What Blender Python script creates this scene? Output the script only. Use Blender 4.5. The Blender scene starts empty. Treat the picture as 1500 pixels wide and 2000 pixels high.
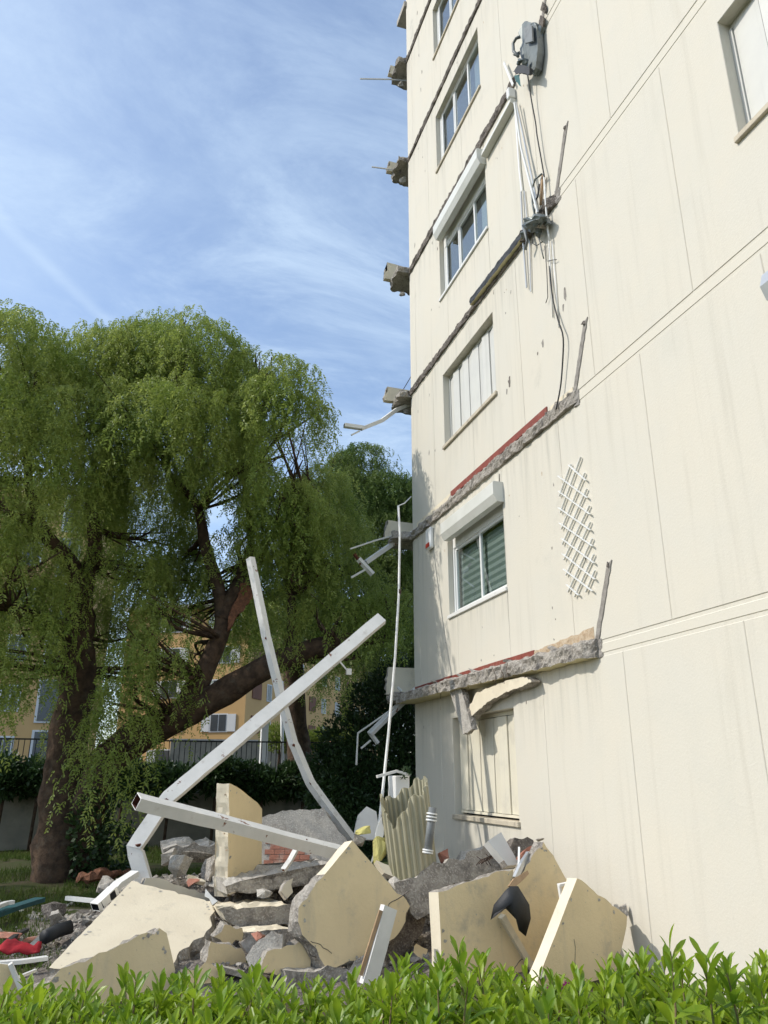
import bpy, bmesh, math, random
import numpy as np
from mathutils import Vector, Matrix, noise

random.seed(7); rng = np.random.default_rng(7)
scene = bpy.context.scene
C = scene.collection

# ------------------------------------------------------------------ camera
CH = 1.6                                   # eye height
PITCH = math.atan(515/1500); YAW = math.radians(17.27)
cam_d = bpy.data.cameras.new('camera'); cam = bpy.data.objects.new('camera', cam_d); C.objects.link(cam)
cam.location = (0, 0, CH); cam.rotation_euler = (math.pi/2+PITCH, 0, -YAW)
cam_d.sensor_fit = 'HORIZONTAL'; cam_d.sensor_width = 36; cam_d.lens = 36; cam_d.clip_end = 3000; cam_d.clip_start = .05
scene.camera = cam

# ------------------------------------------------------------------ sun, sky, exposure
SUN = Vector((-0.72, 0.15, 0.64)).normalized()
sd = bpy.data.lights.new('sun', 'SUN'); sd.energy = 2.1; sd.angle = math.radians(.55); sd.color = (1, .945, .86)
so = bpy.data.objects.new('sun', sd); C.objects.link(so); so.location = (-20, 5, 30)
so.rotation_euler = SUN.to_track_quat('Z', 'Y').to_euler()
w = bpy.data.worlds.new('World'); scene.world = w; w.use_nodes = True
nt = w.node_tree; nt.nodes.clear()
def N(t, **k):
    n = nt.nodes.new(t)
    for a, b in k.items(): setattr(n, a, b)
    return n
sky = N('ShaderNodeTexSky', sky_type='NISHITA'); sky.sun_disc = False
sky.sun_elevation = math.asin(SUN.z); sky.sun_rotation = math.atan2(SUN.x, SUN.y)
sky.air_density = 1.0; sky.dust_density = 1.2; sky.ozone_density = 1.6
tc = N('ShaderNodeTexCoord')
def vmath(op, a=None, b=None):
    n = N('ShaderNodeVectorMath', operation=op)
    for i, v in enumerate((a, b)):
        if v is None: continue
        if isinstance(v, (tuple, list)): n.inputs[i].default_value = v
        else: nt.links.new(v, n.inputs[i])
    return n
def fmath(op, *v):
    n = N('ShaderNodeMath', operation=op)
    for i, x in enumerate(v):
        if isinstance(x, (int, float)): n.inputs[i].default_value = x
        else: nt.links.new(x, n.inputs[i])
    return n.outputs[0]
sep = N('ShaderNodeSeparateXYZ'); nt.links.new(tc.outputs['Generated'], sep.inputs[0])
# cirrus lie on a high flat layer: project the direction on a plane
zz = fmath('MAXIMUM', sep.outputs['Z'], .06)
cx = fmath('DIVIDE', sep.outputs['X'], zz); cy = fmath('DIVIDE', sep.outputs['Y'], zz)
comb = N('ShaderNodeCombineXYZ'); nt.links.new(cx, comb.inputs[0]); nt.links.new(cy, comb.inputs[1])
def cloud(scale, rot, stretch, detail, rough, dist, lo, hi):
    m = N('ShaderNodeMapping'); nt.links.new(comb.outputs[0], m.inputs[0])
    m.inputs['Rotation'].default_value = (0, 0, rot); m.inputs['Scale'].default_value = (stretch, 1, 1)
    n = N('ShaderNodeTexNoise'); nt.links.new(m.outputs[0], n.inputs['Vector'])
    n.inputs['Scale'].default_value = scale; n.inputs['Detail'].default_value = detail
    n.inputs['Roughness'].default_value = rough; n.inputs['Distortion'].default_value = dist
    r = N('ShaderNodeMapRange', interpolation_type='SMOOTHSTEP'); nt.links.new(n.outputs['Fac'], r.inputs['Value'])
    r.inputs['From Min'].default_value = lo; r.inputs['From Max'].default_value = hi
    return r.outputs[0]
c1 = cloud(1.2, .7, .75, 8, .62, .6, .38, .68)
c2 = cloud(2.8, -.75, .62, 10, .68, .5, .38, .72)
c3 = cloud(.5, .2, 1, 3, .5, .3, .30, .75)
cf = fmath('ADD', fmath('MULTIPLY', c1, .34), fmath('ADD', fmath('MULTIPLY', c2, .22), fmath('MULTIPLY', fmath('MULTIPLY', c2, c3), .60)))
cf = fmath('ADD', cf, .10)
# old contrails: straight soft bands on the same layer
def trail(pa, pb, wdt, amt):
    def cp(px, py):
        a = (px-750)/1500; b = (1000-py)/1500; c_, s_ = math.cos(PITCH), math.sin(PITCH); f = c_-s_*b; z = c_*b+s_
        return ((math.sin(YAW)*f+math.cos(YAW)*a)/z, (math.cos(YAW)*f-math.sin(YAW)*a)/z)
    (x0, y0), (x1, y1) = cp(*pa), cp(*pb); nx, ny = y0-y1, x1-x0; L = math.hypot(nx, ny); nx /= L; ny /= L; k = nx*x0+ny*y0
    d = fmath('SUBTRACT', fmath('ADD', fmath('MULTIPLY', cx, nx), fmath('MULTIPLY', cy, ny)), k)
    d = fmath('ADD', d, fmath('MULTIPLY', fmath('SUBTRACT', c2, .5), wdt*.7))
    r = N('ShaderNodeMapRange', interpolation_type='SMOOTHSTEP'); nt.links.new(fmath('ABSOLUTE', d), r.inputs['Value'])
    r.inputs['From Min'].default_value = wdt; r.inputs['From Max'].default_value = 0; r.inputs['To Min'].default_value = 0; r.inputs['To Max'].default_value = amt
    return r.outputs[0]
cf = fmath('ADD', cf, trail((0, 420), (115, 530), .03, .20))
cf = fmath('ADD', cf, fmath('MULTIPLY', trail((540, 210), (760, 70), .09, .28), c3))
cf = fmath('MINIMUM', cf, .95)
mix = N('ShaderNodeMix', data_type='RGBA')
nt.links.new(cf, mix.inputs['Factor']); nt.links.new(sky.outputs[0], mix.inputs['A']); mix.inputs['B'].default_value = (3.1, 3.9, 4.85, 1)
bg = N('ShaderNodeBackground'); bg.inputs['Strength'].default_value = .15
nt.links.new(mix.outputs['Result'], bg.inputs['Color'])
wo = N('ShaderNodeOutputWorld'); nt.links.new(bg.outputs[0], wo.inputs[0])
vs = scene.view_settings
vs.view_transform = 'Standard'; vs.look = 'None'; vs.exposure = 0.59; vs.gamma = 1; vs.use_curve_mapping = False
scene.render.engine = 'CYCLES'; scene.cycles.use_denoising = True
scene.cycles.max_bounces = 8; scene.cycles.transparent_max_bounces = 16

# ------------------------------------------------------------------ placing: rays of the survey camera, used to read off real positions
cP, sP = math.cos(PITCH), math.sin(PITCH)
def ray(px, py):
    a = (px-750)/1500; b = (1000-py)/1500
    f = cP-sP*b; z = cP*b+sP
    return Vector((math.sin(YAW)*f+math.cos(YAW)*a, math.cos(YAW)*f-math.sin(YAW)*a, z))
O = Vector((0, 0, CH))
def A(px, py, Y):
    d = ray(px, py); return O+d*(Y/d.y)
D = 4.34                                    # the facade plane x = D
def F(px, py, off=0):
    d = ray(px, py); return O+d*((D-off)/d.x)
def onplane(px, py, p0, n):
    d = ray(px, py); return O+d*((p0-O).dot(n)/d.dot(n))

# ------------------------------------------------------------------ materials
MATS = {}
def mat(name, col, rough=.8, col2=None, nscale=4, bump=0, bscale=60, spec=.3, metal=0, dirt=None, dscale=2, dlo=.5, dhi=.75,
        streak=None, trans=0, coords='Object', detail=6, cells=None, rust=None):
    if name in MATS: return MATS[name]
    m = bpy.data.materials.new(name); m.use_nodes = True; t = m.node_tree; n = t.nodes; n.clear(); L = t.links.new
    out = n.new('ShaderNodeOutputMaterial'); p = n.new('ShaderNodeBsdfPrincipled')
    p.inputs['Roughness'].default_value = rough; p.inputs['Metallic'].default_value = metal
    p.inputs['Specular IOR Level'].default_value = spec
    if coords == 'World':
        g = n.new('ShaderNodeNewGeometry'); co = g.outputs['Position']
    else:
        g = n.new('ShaderNodeTexCoord'); co = g.outputs['Object']
    def nz(scale, det=detail, rg=.6, vec=co):
        x = n.new('ShaderNodeTexNoise'); x.inputs['Scale'].default_value = scale; x.inputs['Detail'].default_value = det
        x.inputs['Roughness'].default_value = rg; L(vec, x.inputs['Vector']); return x.outputs['Fac']
    def mixc(fac, a, b):
        x = n.new('ShaderNodeMix'); x.data_type = 'RGBA'
        if isinstance(fac, float): x.inputs['Factor'].default_value = fac
        else: L(fac, x.inputs['Factor'])
        for s, v in (('A', a), ('B', b)):
            if isinstance(v, tuple): x.inputs[s].default_value = (*v, 1)
            else: L(v, x.inputs[s])
        return x.outputs['Result']
    def rampf(v, lo, hi):
        r = n.new('ShaderNodeMapRange'); r.interpolation_type = 'SMOOTHSTEP'; L(v, r.inputs['Value'])
        r.inputs['From Min'].default_value = lo; r.inputs['From Max'].default_value = hi; return r.outputs[0]
    c = mixc(rampf(nz(nscale), .3, .7), col, col2 if col2 else tuple(x*.85 for x in col))
    if cells:
        v = n.new('ShaderNodeTexVoronoi'); v.inputs['Scale'].default_value = cells[0]; L(co, v.inputs['Vector'])
        c = mixc(rampf(v.outputs['Color'], .45, .9), c, cells[1])
    if dirt: c = mixc(rampf(nz(dscale, 8, .65), dlo, dhi), c, dirt)
    if streak:
        mp = n.new('ShaderNodeMapping'); L(co, mp.inputs[0]); mp.inputs['Scale'].default_value = (3.2, 3.2, .16)
        s1 = rampf(nz(2.2, 7, .6, mp.outputs[0]), .52, .85)
        c = mixc(s1, c, streak)
    if rust: c = mixc(rampf(nz(rust[1], 9, .7), rust[2], rust[2]+.03), c, rust[0])
    L(c, p.inputs['Base Color'])
    if bump:
        b = n.new('ShaderNodeBump'); b.inputs['Strength'].default_value = bump; b.inputs['Distance'].default_value = .02
        L(nz(bscale, 8, .65), b.inputs['Height']); L(b.outputs[0], p.inputs['Normal'])
    if trans:
        tr = n.new('ShaderNodeBsdfTranslucent'); L(c, tr.inputs['Color'])
        ms = n.new('ShaderNodeMixShader'); ms.inputs[0].default_value = trans
        L(p.outputs[0], ms.inputs[1]); L(tr.outputs[0], ms.inputs[2]); L(ms.outputs[0], out.inputs[0])
    else: L(p.outputs[0], out.inputs[0])
    MATS[name] = m; return m

facade = mat('facade_paint', (.672, .628, .528), .85, (.655, .622, .535), 1.1, .16, 45, dirt=(.60, .578, .50), dscale=.7, dlo=.52, dhi=.85,
             streak=(.57, .535, .45), coords='World')
def stain_facade(m):
    # run-off marks below each broken balcony slab and below the window sills
    t = m.node_tree; n = t.nodes; L = t.links.new; p = next(x for x in n if x.type == 'BSDF_PRINCIPLED'); src = p.inputs['Base Color'].links[0].from_socket
    g = n.new('ShaderNodeNewGeometry'); sp = n.new('ShaderNodeSeparateXYZ'); L(g.outputs['Position'], sp.inputs[0])
    def M(op, *v):
        x = n.new('ShaderNodeMath'); x.operation = op
        for k, q in enumerate(v):
            if isinstance(q, (int, float)): x.inputs[k].default_value = q
            else: L(q, x.inputs[k])
        return x.outputs[0]
    def R(v, a, b, lo=0., hi=1.):
        x = n.new('ShaderNodeMapRange'); x.interpolation_type = 'SMOOTHSTEP'; L(v, x.inputs['Value'])
        for nm, q in (('From Min', a), ('From Max', b), ('To Min', lo), ('To Max', hi)): x.inputs[nm].default_value = q
        return x.outputs[0]
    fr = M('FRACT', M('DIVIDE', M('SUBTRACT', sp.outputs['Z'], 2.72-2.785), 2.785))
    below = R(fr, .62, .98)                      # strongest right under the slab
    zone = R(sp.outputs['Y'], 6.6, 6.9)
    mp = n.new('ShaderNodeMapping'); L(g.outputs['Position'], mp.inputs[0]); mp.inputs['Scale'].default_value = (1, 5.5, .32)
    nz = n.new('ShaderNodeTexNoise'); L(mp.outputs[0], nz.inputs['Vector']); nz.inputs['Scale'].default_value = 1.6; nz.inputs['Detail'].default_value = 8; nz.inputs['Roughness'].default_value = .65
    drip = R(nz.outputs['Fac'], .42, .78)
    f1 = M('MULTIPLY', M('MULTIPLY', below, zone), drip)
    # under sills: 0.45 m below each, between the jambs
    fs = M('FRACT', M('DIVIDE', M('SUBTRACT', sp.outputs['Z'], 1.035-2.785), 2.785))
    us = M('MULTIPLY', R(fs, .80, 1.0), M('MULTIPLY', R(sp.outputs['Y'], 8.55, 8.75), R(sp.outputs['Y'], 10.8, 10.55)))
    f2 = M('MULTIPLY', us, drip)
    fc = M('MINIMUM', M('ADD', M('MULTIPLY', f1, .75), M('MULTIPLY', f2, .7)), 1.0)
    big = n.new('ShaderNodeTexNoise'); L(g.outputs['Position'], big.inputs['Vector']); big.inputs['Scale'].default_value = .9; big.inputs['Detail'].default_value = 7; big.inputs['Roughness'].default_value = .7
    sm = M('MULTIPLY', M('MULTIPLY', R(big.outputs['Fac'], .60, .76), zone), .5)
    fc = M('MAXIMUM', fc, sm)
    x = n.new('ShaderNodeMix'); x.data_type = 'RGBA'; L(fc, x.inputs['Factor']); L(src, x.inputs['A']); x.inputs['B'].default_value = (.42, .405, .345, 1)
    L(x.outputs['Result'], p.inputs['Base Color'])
stain_facade(facade)
band_m = mat('band_paint', (.675, .632, .532), .85, (.665, .628, .532), 1.5, .1, 45, coords='World')
beige = mat('beige_paint', (.81, .66, .405), .8, (.74, .60, .365), 2.2, .22, 35, dirt=(.50, .43, .31), dscale=3.5, dlo=.54, dhi=.80, streak=(.60, .51, .35), coords='World')
cream = mat('cream_paint', (.77, .69, .53), .8, (.71, .63, .48), 3, .22, 40, dirt=(.50, .45, .36), dscale=5, dlo=.54, dhi=.78, coords='World')
conc = mat('broken_concrete', (.42, .385, .335), .95, (.24, .215, .185), 9, 1.0, 38, spec=.1, cells=(70, (.50, .46, .40)), dirt=(.13, .12, .11), dscale=5, coords='World')
conc_l = mat('dusty_concrete', (.50, .465, .41), .95, (.36, .335, .30), 6, .8, 45, spec=.1, cells=(85, (.56, .53, .47)), dirt=(.24, .215, .185), dscale=4, coords='World')
conc_b = mat('old_brown_concrete', (.20, .175, .15), .95, (.09, .08, .075), 10, 1.0, 40, spec=.1, cells=(75, (.27, .24, .21)), coords='World')
scar_m = mat('grey_render', (.36, .335, .30), .95, (.27, .25, .225), 12, .5, 70, spec=.1, dirt=(.17, .15, .13), dscale=9, coords='World')
redtile = mat('red_tile', (.27, .07, .05), .7, (.22, .06, .045), 8, .1, 60, dirt=(.30, .16, .12), dscale=12, dlo=.55, coords='World')
brick_m = mat('terracotta', (.42, .19, .13), .9, (.34, .15, .105), 9, .3, 60, dirt=(.5, .38, .31), dscale=7, coords='World')
soffit = mat('yellowed_soffit', (.72, .65, .40), .85, (.66, .59, .36), 3, .1, 50, coords='World')
adhes = mat('tile_adhesive', (.42, .30, .19), .9, (.56, .46, .33), 18, .5, 60, coords='World')
white_p = mat('white_paint', (.80, .79, .75), .45, (.75, .74, .70), 5, .04, 60, spec=.4, dirt=(.55, .53, .48), dscale=5, dlo=.6, dhi=.8, coords='World')
white_r = mat('rusting_white_paint', (.78, .765, .73), .5, (.70, .69, .655), 5, .08, 60, spec=.35, dirt=(.50, .47, .42), dscale=6, dlo=.56, dhi=.8, rust=((.22, .10, .06), 5.5, .625), coords='World')
rust_m = mat('rust', (.17, .06, .035), .95, (.08, .035, .025), 25, .5, 90, spec=.1, coords='World')
pvc = mat('white_plastic', (.82, .82, .79), .35, (.80, .80, .77), 3, 0, spec=.45, coords='World')
rbox = mat('roller_box', (.66, .66, .60), .4, (.73, .73, .68), 3, 0, spec=.4, coords='World')
slat_old = mat('weathered_shutter', (.74, .69, .55), .6, (.69, .65, .53), 3, .05, 40, streak=(.52, .49, .42), dirt=(.60, .56, .46), dscale=3, coords='World')
slat_new = mat('white_shutter', (.66, .655, .605), .5, (.62, .615, .575), 3, .03, 40, streak=(.50, .495, .45), coords='World')
sill_m = mat('sill_stone', (.62, .55, .42), .85, (.52, .46, .36), 9, .3, 50, dirt=(.28, .25, .21), dscale=7, coords='World')
dark = mat('dark_inside', (.02, .022, .025), .9, (.015, .015, .017), 2)
black_m = mat('black_membrane', (.022, .024, .026), .55, (.035, .037, .04), 5, .15, 30, coords='World')
greypl = mat('grey_plastic', (.23, .245, .24), .45, (.19, .20, .20), 5, .05, 30, dirt=(.12, .12, .12), dscale=8, coords='World')
acgrey = mat('dented_grey_metal', (.20, .22, .21), .4, (.15, .17, .165), 4, .1, 20, metal=.3, dirt=(.10, .11, .11), dscale=9, coords='World')
teal_m = mat('teal_plastic', (.02, .14, .13), .5, (.02, .10, .10), 5, coords='World')
alu = mat('aluminium', (.62, .63, .63), .35, (.56, .57, .57), 5, 0, metal=.7, coords='World')
cable_m = mat('black_cable', (.03, .03, .03), .6, (.05, .05, .05), 5, coords='World')
steel = mat('rebar', (.12, .075, .055), .8, (.07, .05, .04), 20, coords='World')
corr_m = mat('fluted_plastic', (.46, .425, .30), .5, (.41, .38, .26), 4, .05, 30, streak=(.33, .30, .16), dirt=(.36, .34, .21), dscale=2.5, coords='World')
bark = mat('bark', (.125, .082, .055), .95, (.055, .038, .028), 7, 1.0, 22, spec=.1, coords='World', dirt=(.125, .10, .075), dscale=5)
rawwood = mat('torn_wood', (.30, .135, .075), .9, (.15, .07, .045), 16, 1.0, 40, coords='World')
plank_m = mat('plank_wood', (.46, .31, .18), .8, (.36, .24, .14), 12, .3, 50, coords='World')
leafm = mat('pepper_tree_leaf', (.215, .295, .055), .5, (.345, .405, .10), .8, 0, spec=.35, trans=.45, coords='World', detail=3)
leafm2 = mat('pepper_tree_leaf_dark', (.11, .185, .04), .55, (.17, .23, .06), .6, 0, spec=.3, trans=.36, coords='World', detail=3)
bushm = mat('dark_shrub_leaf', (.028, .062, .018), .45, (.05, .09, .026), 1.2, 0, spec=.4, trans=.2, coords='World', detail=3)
ylm = mat('bright_hedge_leaf', (.15, .20, .03), .55, (.22, .26, .045), 1.0, 0, spec=.3, trans=.35, coords='World', detail=3)
hedgem = mat('glossy_hedge_leaf', (.33, .45, .03), .38, (.15, .27, .022), 7, 0, spec=.45, trans=.48, dirt=(.40, .40, .06), dscale=17, dlo=.60, dhi=.72, coords='World', detail=3)
stemm = mat('green_stem', (.16, .17, .06), .7, (.2, .14, .07), 6, coords='World')
grassm = mat('grass_blade', (.075, .125, .022), .7, (.115, .145, .035), 1.0, 0, spec=.2, trans=.3, coords='World', detail=3)
ground_m = mat('soil_and_grass', (.085, .075, .045), .97, (.055, .075, .024), 1.2, .8, 14, spec=.05, dirt=(.12, .095, .065), dscale=2.2, coords='World')
orange = mat('orange_render', (.64, .41, .18), .9, (.59, .375, .165), .3, .05, 20, coords='World')
brownsh = mat('brown_shutter', (.20, .085, .05), .7, (.17, .075, .045), 1, coords='World')
redcloth = mat('red_cloth', (.26, .02, .028), .9, (.38, .02, .03), 8, .3, 40, coords='World')
insul = mat('yellow_insulation', (.62, .57, .20), .95, (.52, .47, .18), 8, .8, 30, coords='World')
petal = mat('magenta_petal', (.55, .06, .33), .6, (.62, .12, .42), 20, trans=.3, coords='World')
asphalt = mat('asphalt', (.06, .06, .06), .95, (.045, .045, .045), 3, .3, 40, coords='World')
garden_w = mat('stained_garden_wall', (.30, .27, .21), .95, (.22, .20, .16), 2, .3, 30, dirt=(.12, .115, .09), dscale=1.4, coords='World')
iron = mat('black_iron', (.02, .022, .022), .5, (.03, .03, .03), 4, coords='World')
rock_m = [conc, conc_l]

def glass_mat():
    m = bpy.data.materials.new('window_glass'); m.use_nodes = True; t = m.node_tree; n = t.nodes; n.clear()
    o = n.new('ShaderNodeOutputMaterial'); tr = n.new('ShaderNodeBsdfTransparent'); tr.inputs[0].default_value = (.86, .91, .895, 1)
    g = n.new('ShaderNodeBsdfGlossy'); g.inputs['Roughness'].default_value = .02
    fr = n.new('ShaderNodeLayerWeight'); pw = n.new('ShaderNodeMath'); pw.operation = 'POWER'; pw.inputs[1].default_value = 3
    t.links.new(fr.outputs['Facing'], pw.inputs[0]); ml = n.new('ShaderNodeMath'); ml.operation = 'MULTIPLY_ADD'; ml.inputs[1].default_value = .85; ml.inputs[2].default_value = .05; t.links.new(pw.outputs[0], ml.inputs[0])
    ms = n.new('ShaderNodeMixShader')
    t.links.new(ml.outputs[0], ms.inputs[0]); t.links.new(tr.outputs[0], ms.inputs[1]); t.links.new(g.outputs[0], ms.inputs[2])
    t.links.new(ms.outputs[0], o.inputs[0]); return m
glass = glass_mat()

# ------------------------------------------------------------------ object helpers
def tag(o, label=None, cat=None, group=None, kind=None):
    if label: o['label'] = label
    if cat: o['category'] = cat
    if group: o['group'] = group
    if cat and not kind and 'kind' not in o: kind = 'thing'
    if kind: o['kind'] = kind
    return o
def empty(name, loc, label=None, cat=None, group=None):
    o = bpy.data.objects.new(name, None); C.objects.link(o); o.location = loc; o.empty_display_size = .2
    return tag(o, label, cat, group)
def worldloc(o):
    v = Vector(o.location)
    while o.parent: o = o.parent; v += Vector(o.location)
    return v
def mk(name, V, Fc, mats, parent=None, fm=None, smooth=False, link=True):
    """one mesh object; vertices in world coordinates, its origin at the foot of its bounding box"""
    V = np.asarray([tuple(v) for v in V], dtype=float) if not isinstance(V, np.ndarray) else V
    lo, hi = V.min(0), V.max(0); org = np.array([(lo[0]+hi[0])/2, (lo[1]+hi[1])/2, lo[2]])
    me = bpy.data.meshes.new(name); me.from_pydata((V-org).tolist(), [], [list(f) for f in Fc])
    if not isinstance(mats, (list, tuple)): mats = [mats]
    for m in mats: me.materials.append(m)
    if fm is not None: me.polygons.foreach_set('material_index', list(fm))
    if smooth: me.polygons.foreach_set('use_smooth', [True]*len(me.polygons))
    me.update()
    o = bpy.data.objects.new(name, me); C.objects.link(o)
    if parent: o.parent = parent; o.location = Vector(org)-worldloc(parent)
    else: o.location = org
    return o
def mkbig(name, V, nper, mats, parent=None):
    """many equal polygons (nper corners each) from a flat vertex array"""
    lo, hi = V.min(0), V.max(0); org = np.array([(lo[0]+hi[0])/2, (lo[1]+hi[1])/2, lo[2]])
    V = (V-org).astype(np.float32); nv = len(V); nf = nv//nper
    me = bpy.data.meshes.new(name); me.vertices.add(nv); me.vertices.foreach_set('co', V.ravel())
    me.loops.add(nv); me.loops.foreach_set('vertex_index', np.arange(nv, dtype=np.int32))
    me.polygons.add(nf); me.polygons.foreach_set('loop_start', np.arange(0, nv, nper, dtype=np.int32))
    me.materials.append(mats); me.update(calc_edges=True)
    o = bpy.data.objects.new(name, me); C.objects.link(o)
    if parent: o.parent = parent; o.location = Vector(org)-worldloc(parent)
    else: o.location = org
    return o
def boxv(x0, x1, y0, y1, z0, z1):
    V = [(x, y, z) for x in (x0, x1) for y in (y0, y1) for z in (z0, z1)]
    Fc = [(0, 1, 3, 2), (4, 6, 7, 5), (0, 4, 5, 1), (2, 3, 7, 6), (0, 2, 6, 4), (1, 5, 7, 3)]
    return V, Fc
def box(name, x0, x1, y0, y1, z0, z1, m, parent=None, bev=0):
    V, Fc = boxv(x0, x1, y0, y1, z0, z1)
    if bev:
        bm = bmesh.new(); vs_ = [bm.verts.new(v) for v in V]
        for f in Fc: bm.faces.new([vs_[i] for i in f])
        bmesh.ops.recalc_face_normals(bm, faces=bm.faces)
        bmesh.ops.bevel(bm, geom=bm.edges[:], offset=bev, segments=1, affect='EDGES')
        return from_bm(name, bm, m, parent)
    return mk(name, V, Fc, m, parent)
def from_bm(name, bm, m, parent=None, smooth=False):
    bm.verts.index_update()
    V = [v.co[:] for v in bm.verts]; Fc = [[v.index for v in f.verts] for f in bm.faces]; fm = [f.material_index for f in bm.faces]
    bm.free(); return mk(name, V, Fc, m, parent, fm, smooth)
def frames(path):
    P = [Vector(p) for p in path]; out = []
    up = Vector((0, 0, 1)); prev = None
    for i, p in enumerate(P):
        t = (P[min(i+1, len(P)-1)]-P[max(i-1, 0)]).normalized()
        if prev is None:
            a = up if abs(t.z) < .9 else Vector((1, 0, 0)); u = (a-t*a.dot(t)).normalized()
        else: u = (prev-t*prev.dot(t)).normalized()
        prev = u; out.append((p, u, t.cross(u)))
    return out
def sweep(path, prof, rad=None, roll=0):
    """sweep a closed 2-D profile along a path -> V, F (capped)"""
    V, Fc = [], []; k = len(prof); fr = frames(path); cr, sr = math.cos(roll), math.sin(roll)
    for i, (p, u, v) in enumerate(fr):
        s = rad[i] if rad else 1
        for (a, b) in prof:
            a, b = a*cr-b*sr, a*sr+b*cr
            V.append(p+u*(b*s)+v*(a*s))
    for i in range(len(fr)-1):
        for j in range(k):
            a = i*k+j; b = i*k+(j+1) % k
            Fc.append((a, b, b+k, a+k))
    Fc.append(tuple(range(k-1, -1, -1))); Fc.append(tuple(range((len(fr)-1)*k, len(fr)*k)))
    return V, Fc
def circ(r, n=8): return [(r*math.cos(2*math.pi*i/n), r*math.sin(2*math.pi*i/n)) for i in range(n)]
def rect(w_, h_): return [(-w_/2, -h_/2), (w_/2, -h_/2), (w_/2, h_/2), (-w_/2, h_/2)]
def tube(name, path, r, m, parent=None, n=8, rad=None, smooth=True):
    V, Fc = sweep(path, circ(1 if rad else r, n), rad); return mk(name, V, Fc, m, parent, None, smooth)
def bar(name, path, w_, h_, m, parent=None, roll=0):
    V, Fc = sweep(path, rect(w_, h_), None, roll); return mk(name, V, Fc, m, parent)
def hollow(name, path, w_, h_, wall, m, inner, parent=None, roll=0):
    """box-section steel, both ends open and rusty inside"""
    Pn = [Vector(path[0])]
    for a_, b_ in zip(path[:-1], path[1:]):
        k_ = max(1, int((Vector(b_)-Vector(a_)).length/.11)); Pn += [Vector(a_).lerp(Vector(b_), q/k_) for q in range(1, k_+1)]
    path = Pn
    V, Fc = sweep(path, rect(w_, h_), None, roll); V = [v+Vector((fbm(v, 3.1, 3), fbm(v+Vector((4, 1, 0)), 3.1, 3), fbm(v+Vector((0, 7, 2)), 3.1, 3)))*w_*.035 for v in V]; Fc = Fc[:-2]; fm = [0]*len(Fc); n0 = len(V)
    fr = frames(path); cr, sr = math.cos(roll), math.sin(roll)
    for end, nb in ((0, 1), (len(fr)-1, len(fr)-2)):
        p, u, v = fr[end]; inw = (fr[nb][0]-p).normalized()*.22; b0 = len(V)
        pr = [(a*cr-b*sr, a*sr+b*cr) for a, b in rect(w_-2*wall, h_-2*wall)]
        V += [p+u*b+v*a for a, b in pr]; V += [p+u*b+v*a+inw for a, b in pr]
        o0 = 0 if end == 0 else (len(fr)-1)*4
        for j in range(4):
            k = (j+1) % 4
            Fc.append((o0+j, o0+k, b0+k, b0+j)); fm.append(0)
            Fc.append((b0+j, b0+k, b0+4+k, b0+4+j)); fm.append(1)
        Fc.append(tuple(b0+4+j for j in range(4))); fm.append(1)
    return mk(name, V, Fc, [m, inner], parent, fm)
def fbm(p, s, o=4):
    return noise.fractal(Vector(p)*s, 1.0, 2.0, o, noise_basis='PERLIN_ORIGINAL')
def panel(name, pts, n, th, mats, broken=(), rough=.03, parent=None, step=.05, slant=.0, rings=4, seed=0, bow=0):
    """slab from an outline of points on a plane with normal n: painted face, painted or broken edges.
    broken lists the edges (index of their first corner) that are fractured; slant lets the core stick out past the paint."""
    n = Vector(n).normalized(); P = [Vector(p) for p in pts]; cen = sum(P, Vector())/len(P)
    area = Vector()
    for i in range(len(P)): area += (P[i]-cen).cross(P[(i+1) % len(P)]-cen)
    flip = area.dot(n) < 0
    ring = []; wgt = []; outw = []; edge_b = []
    for i in range(len(P)):
        a, b = P[i], P[(i+1) % len(P)]; L = (b-a).length; br = i in broken
        k = max(1, int(L/step)) if br else max(1, int(L/.09))
        e = (b-a).normalized(); o_ = e.cross(n); o_ = -o_ if flip else o_
        for j in range(k):
            ring.append(a+(b-a)*(j/k)); outw.append(o_); edge_b.append(br)
            prevb = ((i-1) % len(P)) in broken
            wgt.append((1 if j > 0 else (.5 if prevb else .3)) if br else (.3 if (prevb and j == 0) else min(.22, .004/max(rough, .001))))
    M = len(ring); V = []; Fc = []; fm = []
    for r in range(rings+1):
        t = r/rings
        for q in range(M):
            p = ring[q]-n*(th*t)
            wv = wgt[q]
            if wv:
                nv = fbm(p+Vector((seed*3.1, 0, seed)), 7, 4)*rough*1.6+fbm(p+Vector((9, seed, 5)), 24, 3)*rough*.6
                p = p+outw[q]*(nv*wv+slant*math.sin(min(1, t*1.6)*math.pi/2)*wv)
                if 0 < r < rings: p = p+n*(fbm(p, 19, 2)*th*.10)
            V.append(p)
    for r in range(rings):
        for q in range(M):
            k = (q+1) % M; f = (r*M+q, r*M+k, (r+1)*M+k, (r+1)*M+q)
            Fc.append(f if flip else f[::-1]); fm.append(1 if edge_b[q] else 2)
    top = list(range(M)); bot = list(range(rings*M, rings*M+M))
    Fc.append(tuple(top[::-1]) if flip else tuple(top)); fm.append(0)
    Fc.append(tuple(bot) if flip else tuple(bot[::-1])); fm.append(3 if len(mats) > 3 else 0)
    bm = bmesh.new(); vs_ = [bm.verts.new(v) for v in V]
    for f, mi in zip(Fc, fm):
        try: ff = bm.faces.new([vs_[i] for i in f]); ff.material_index = mi
        except ValueError: pass
    bmesh.ops.triangulate(bm, faces=[f for f in bm.faces if len(f.verts) > 4])
    bmesh.ops.recalc_face_normals(bm, faces=bm.faces)
    return from_bm(name, bm, list(mats), parent)
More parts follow.
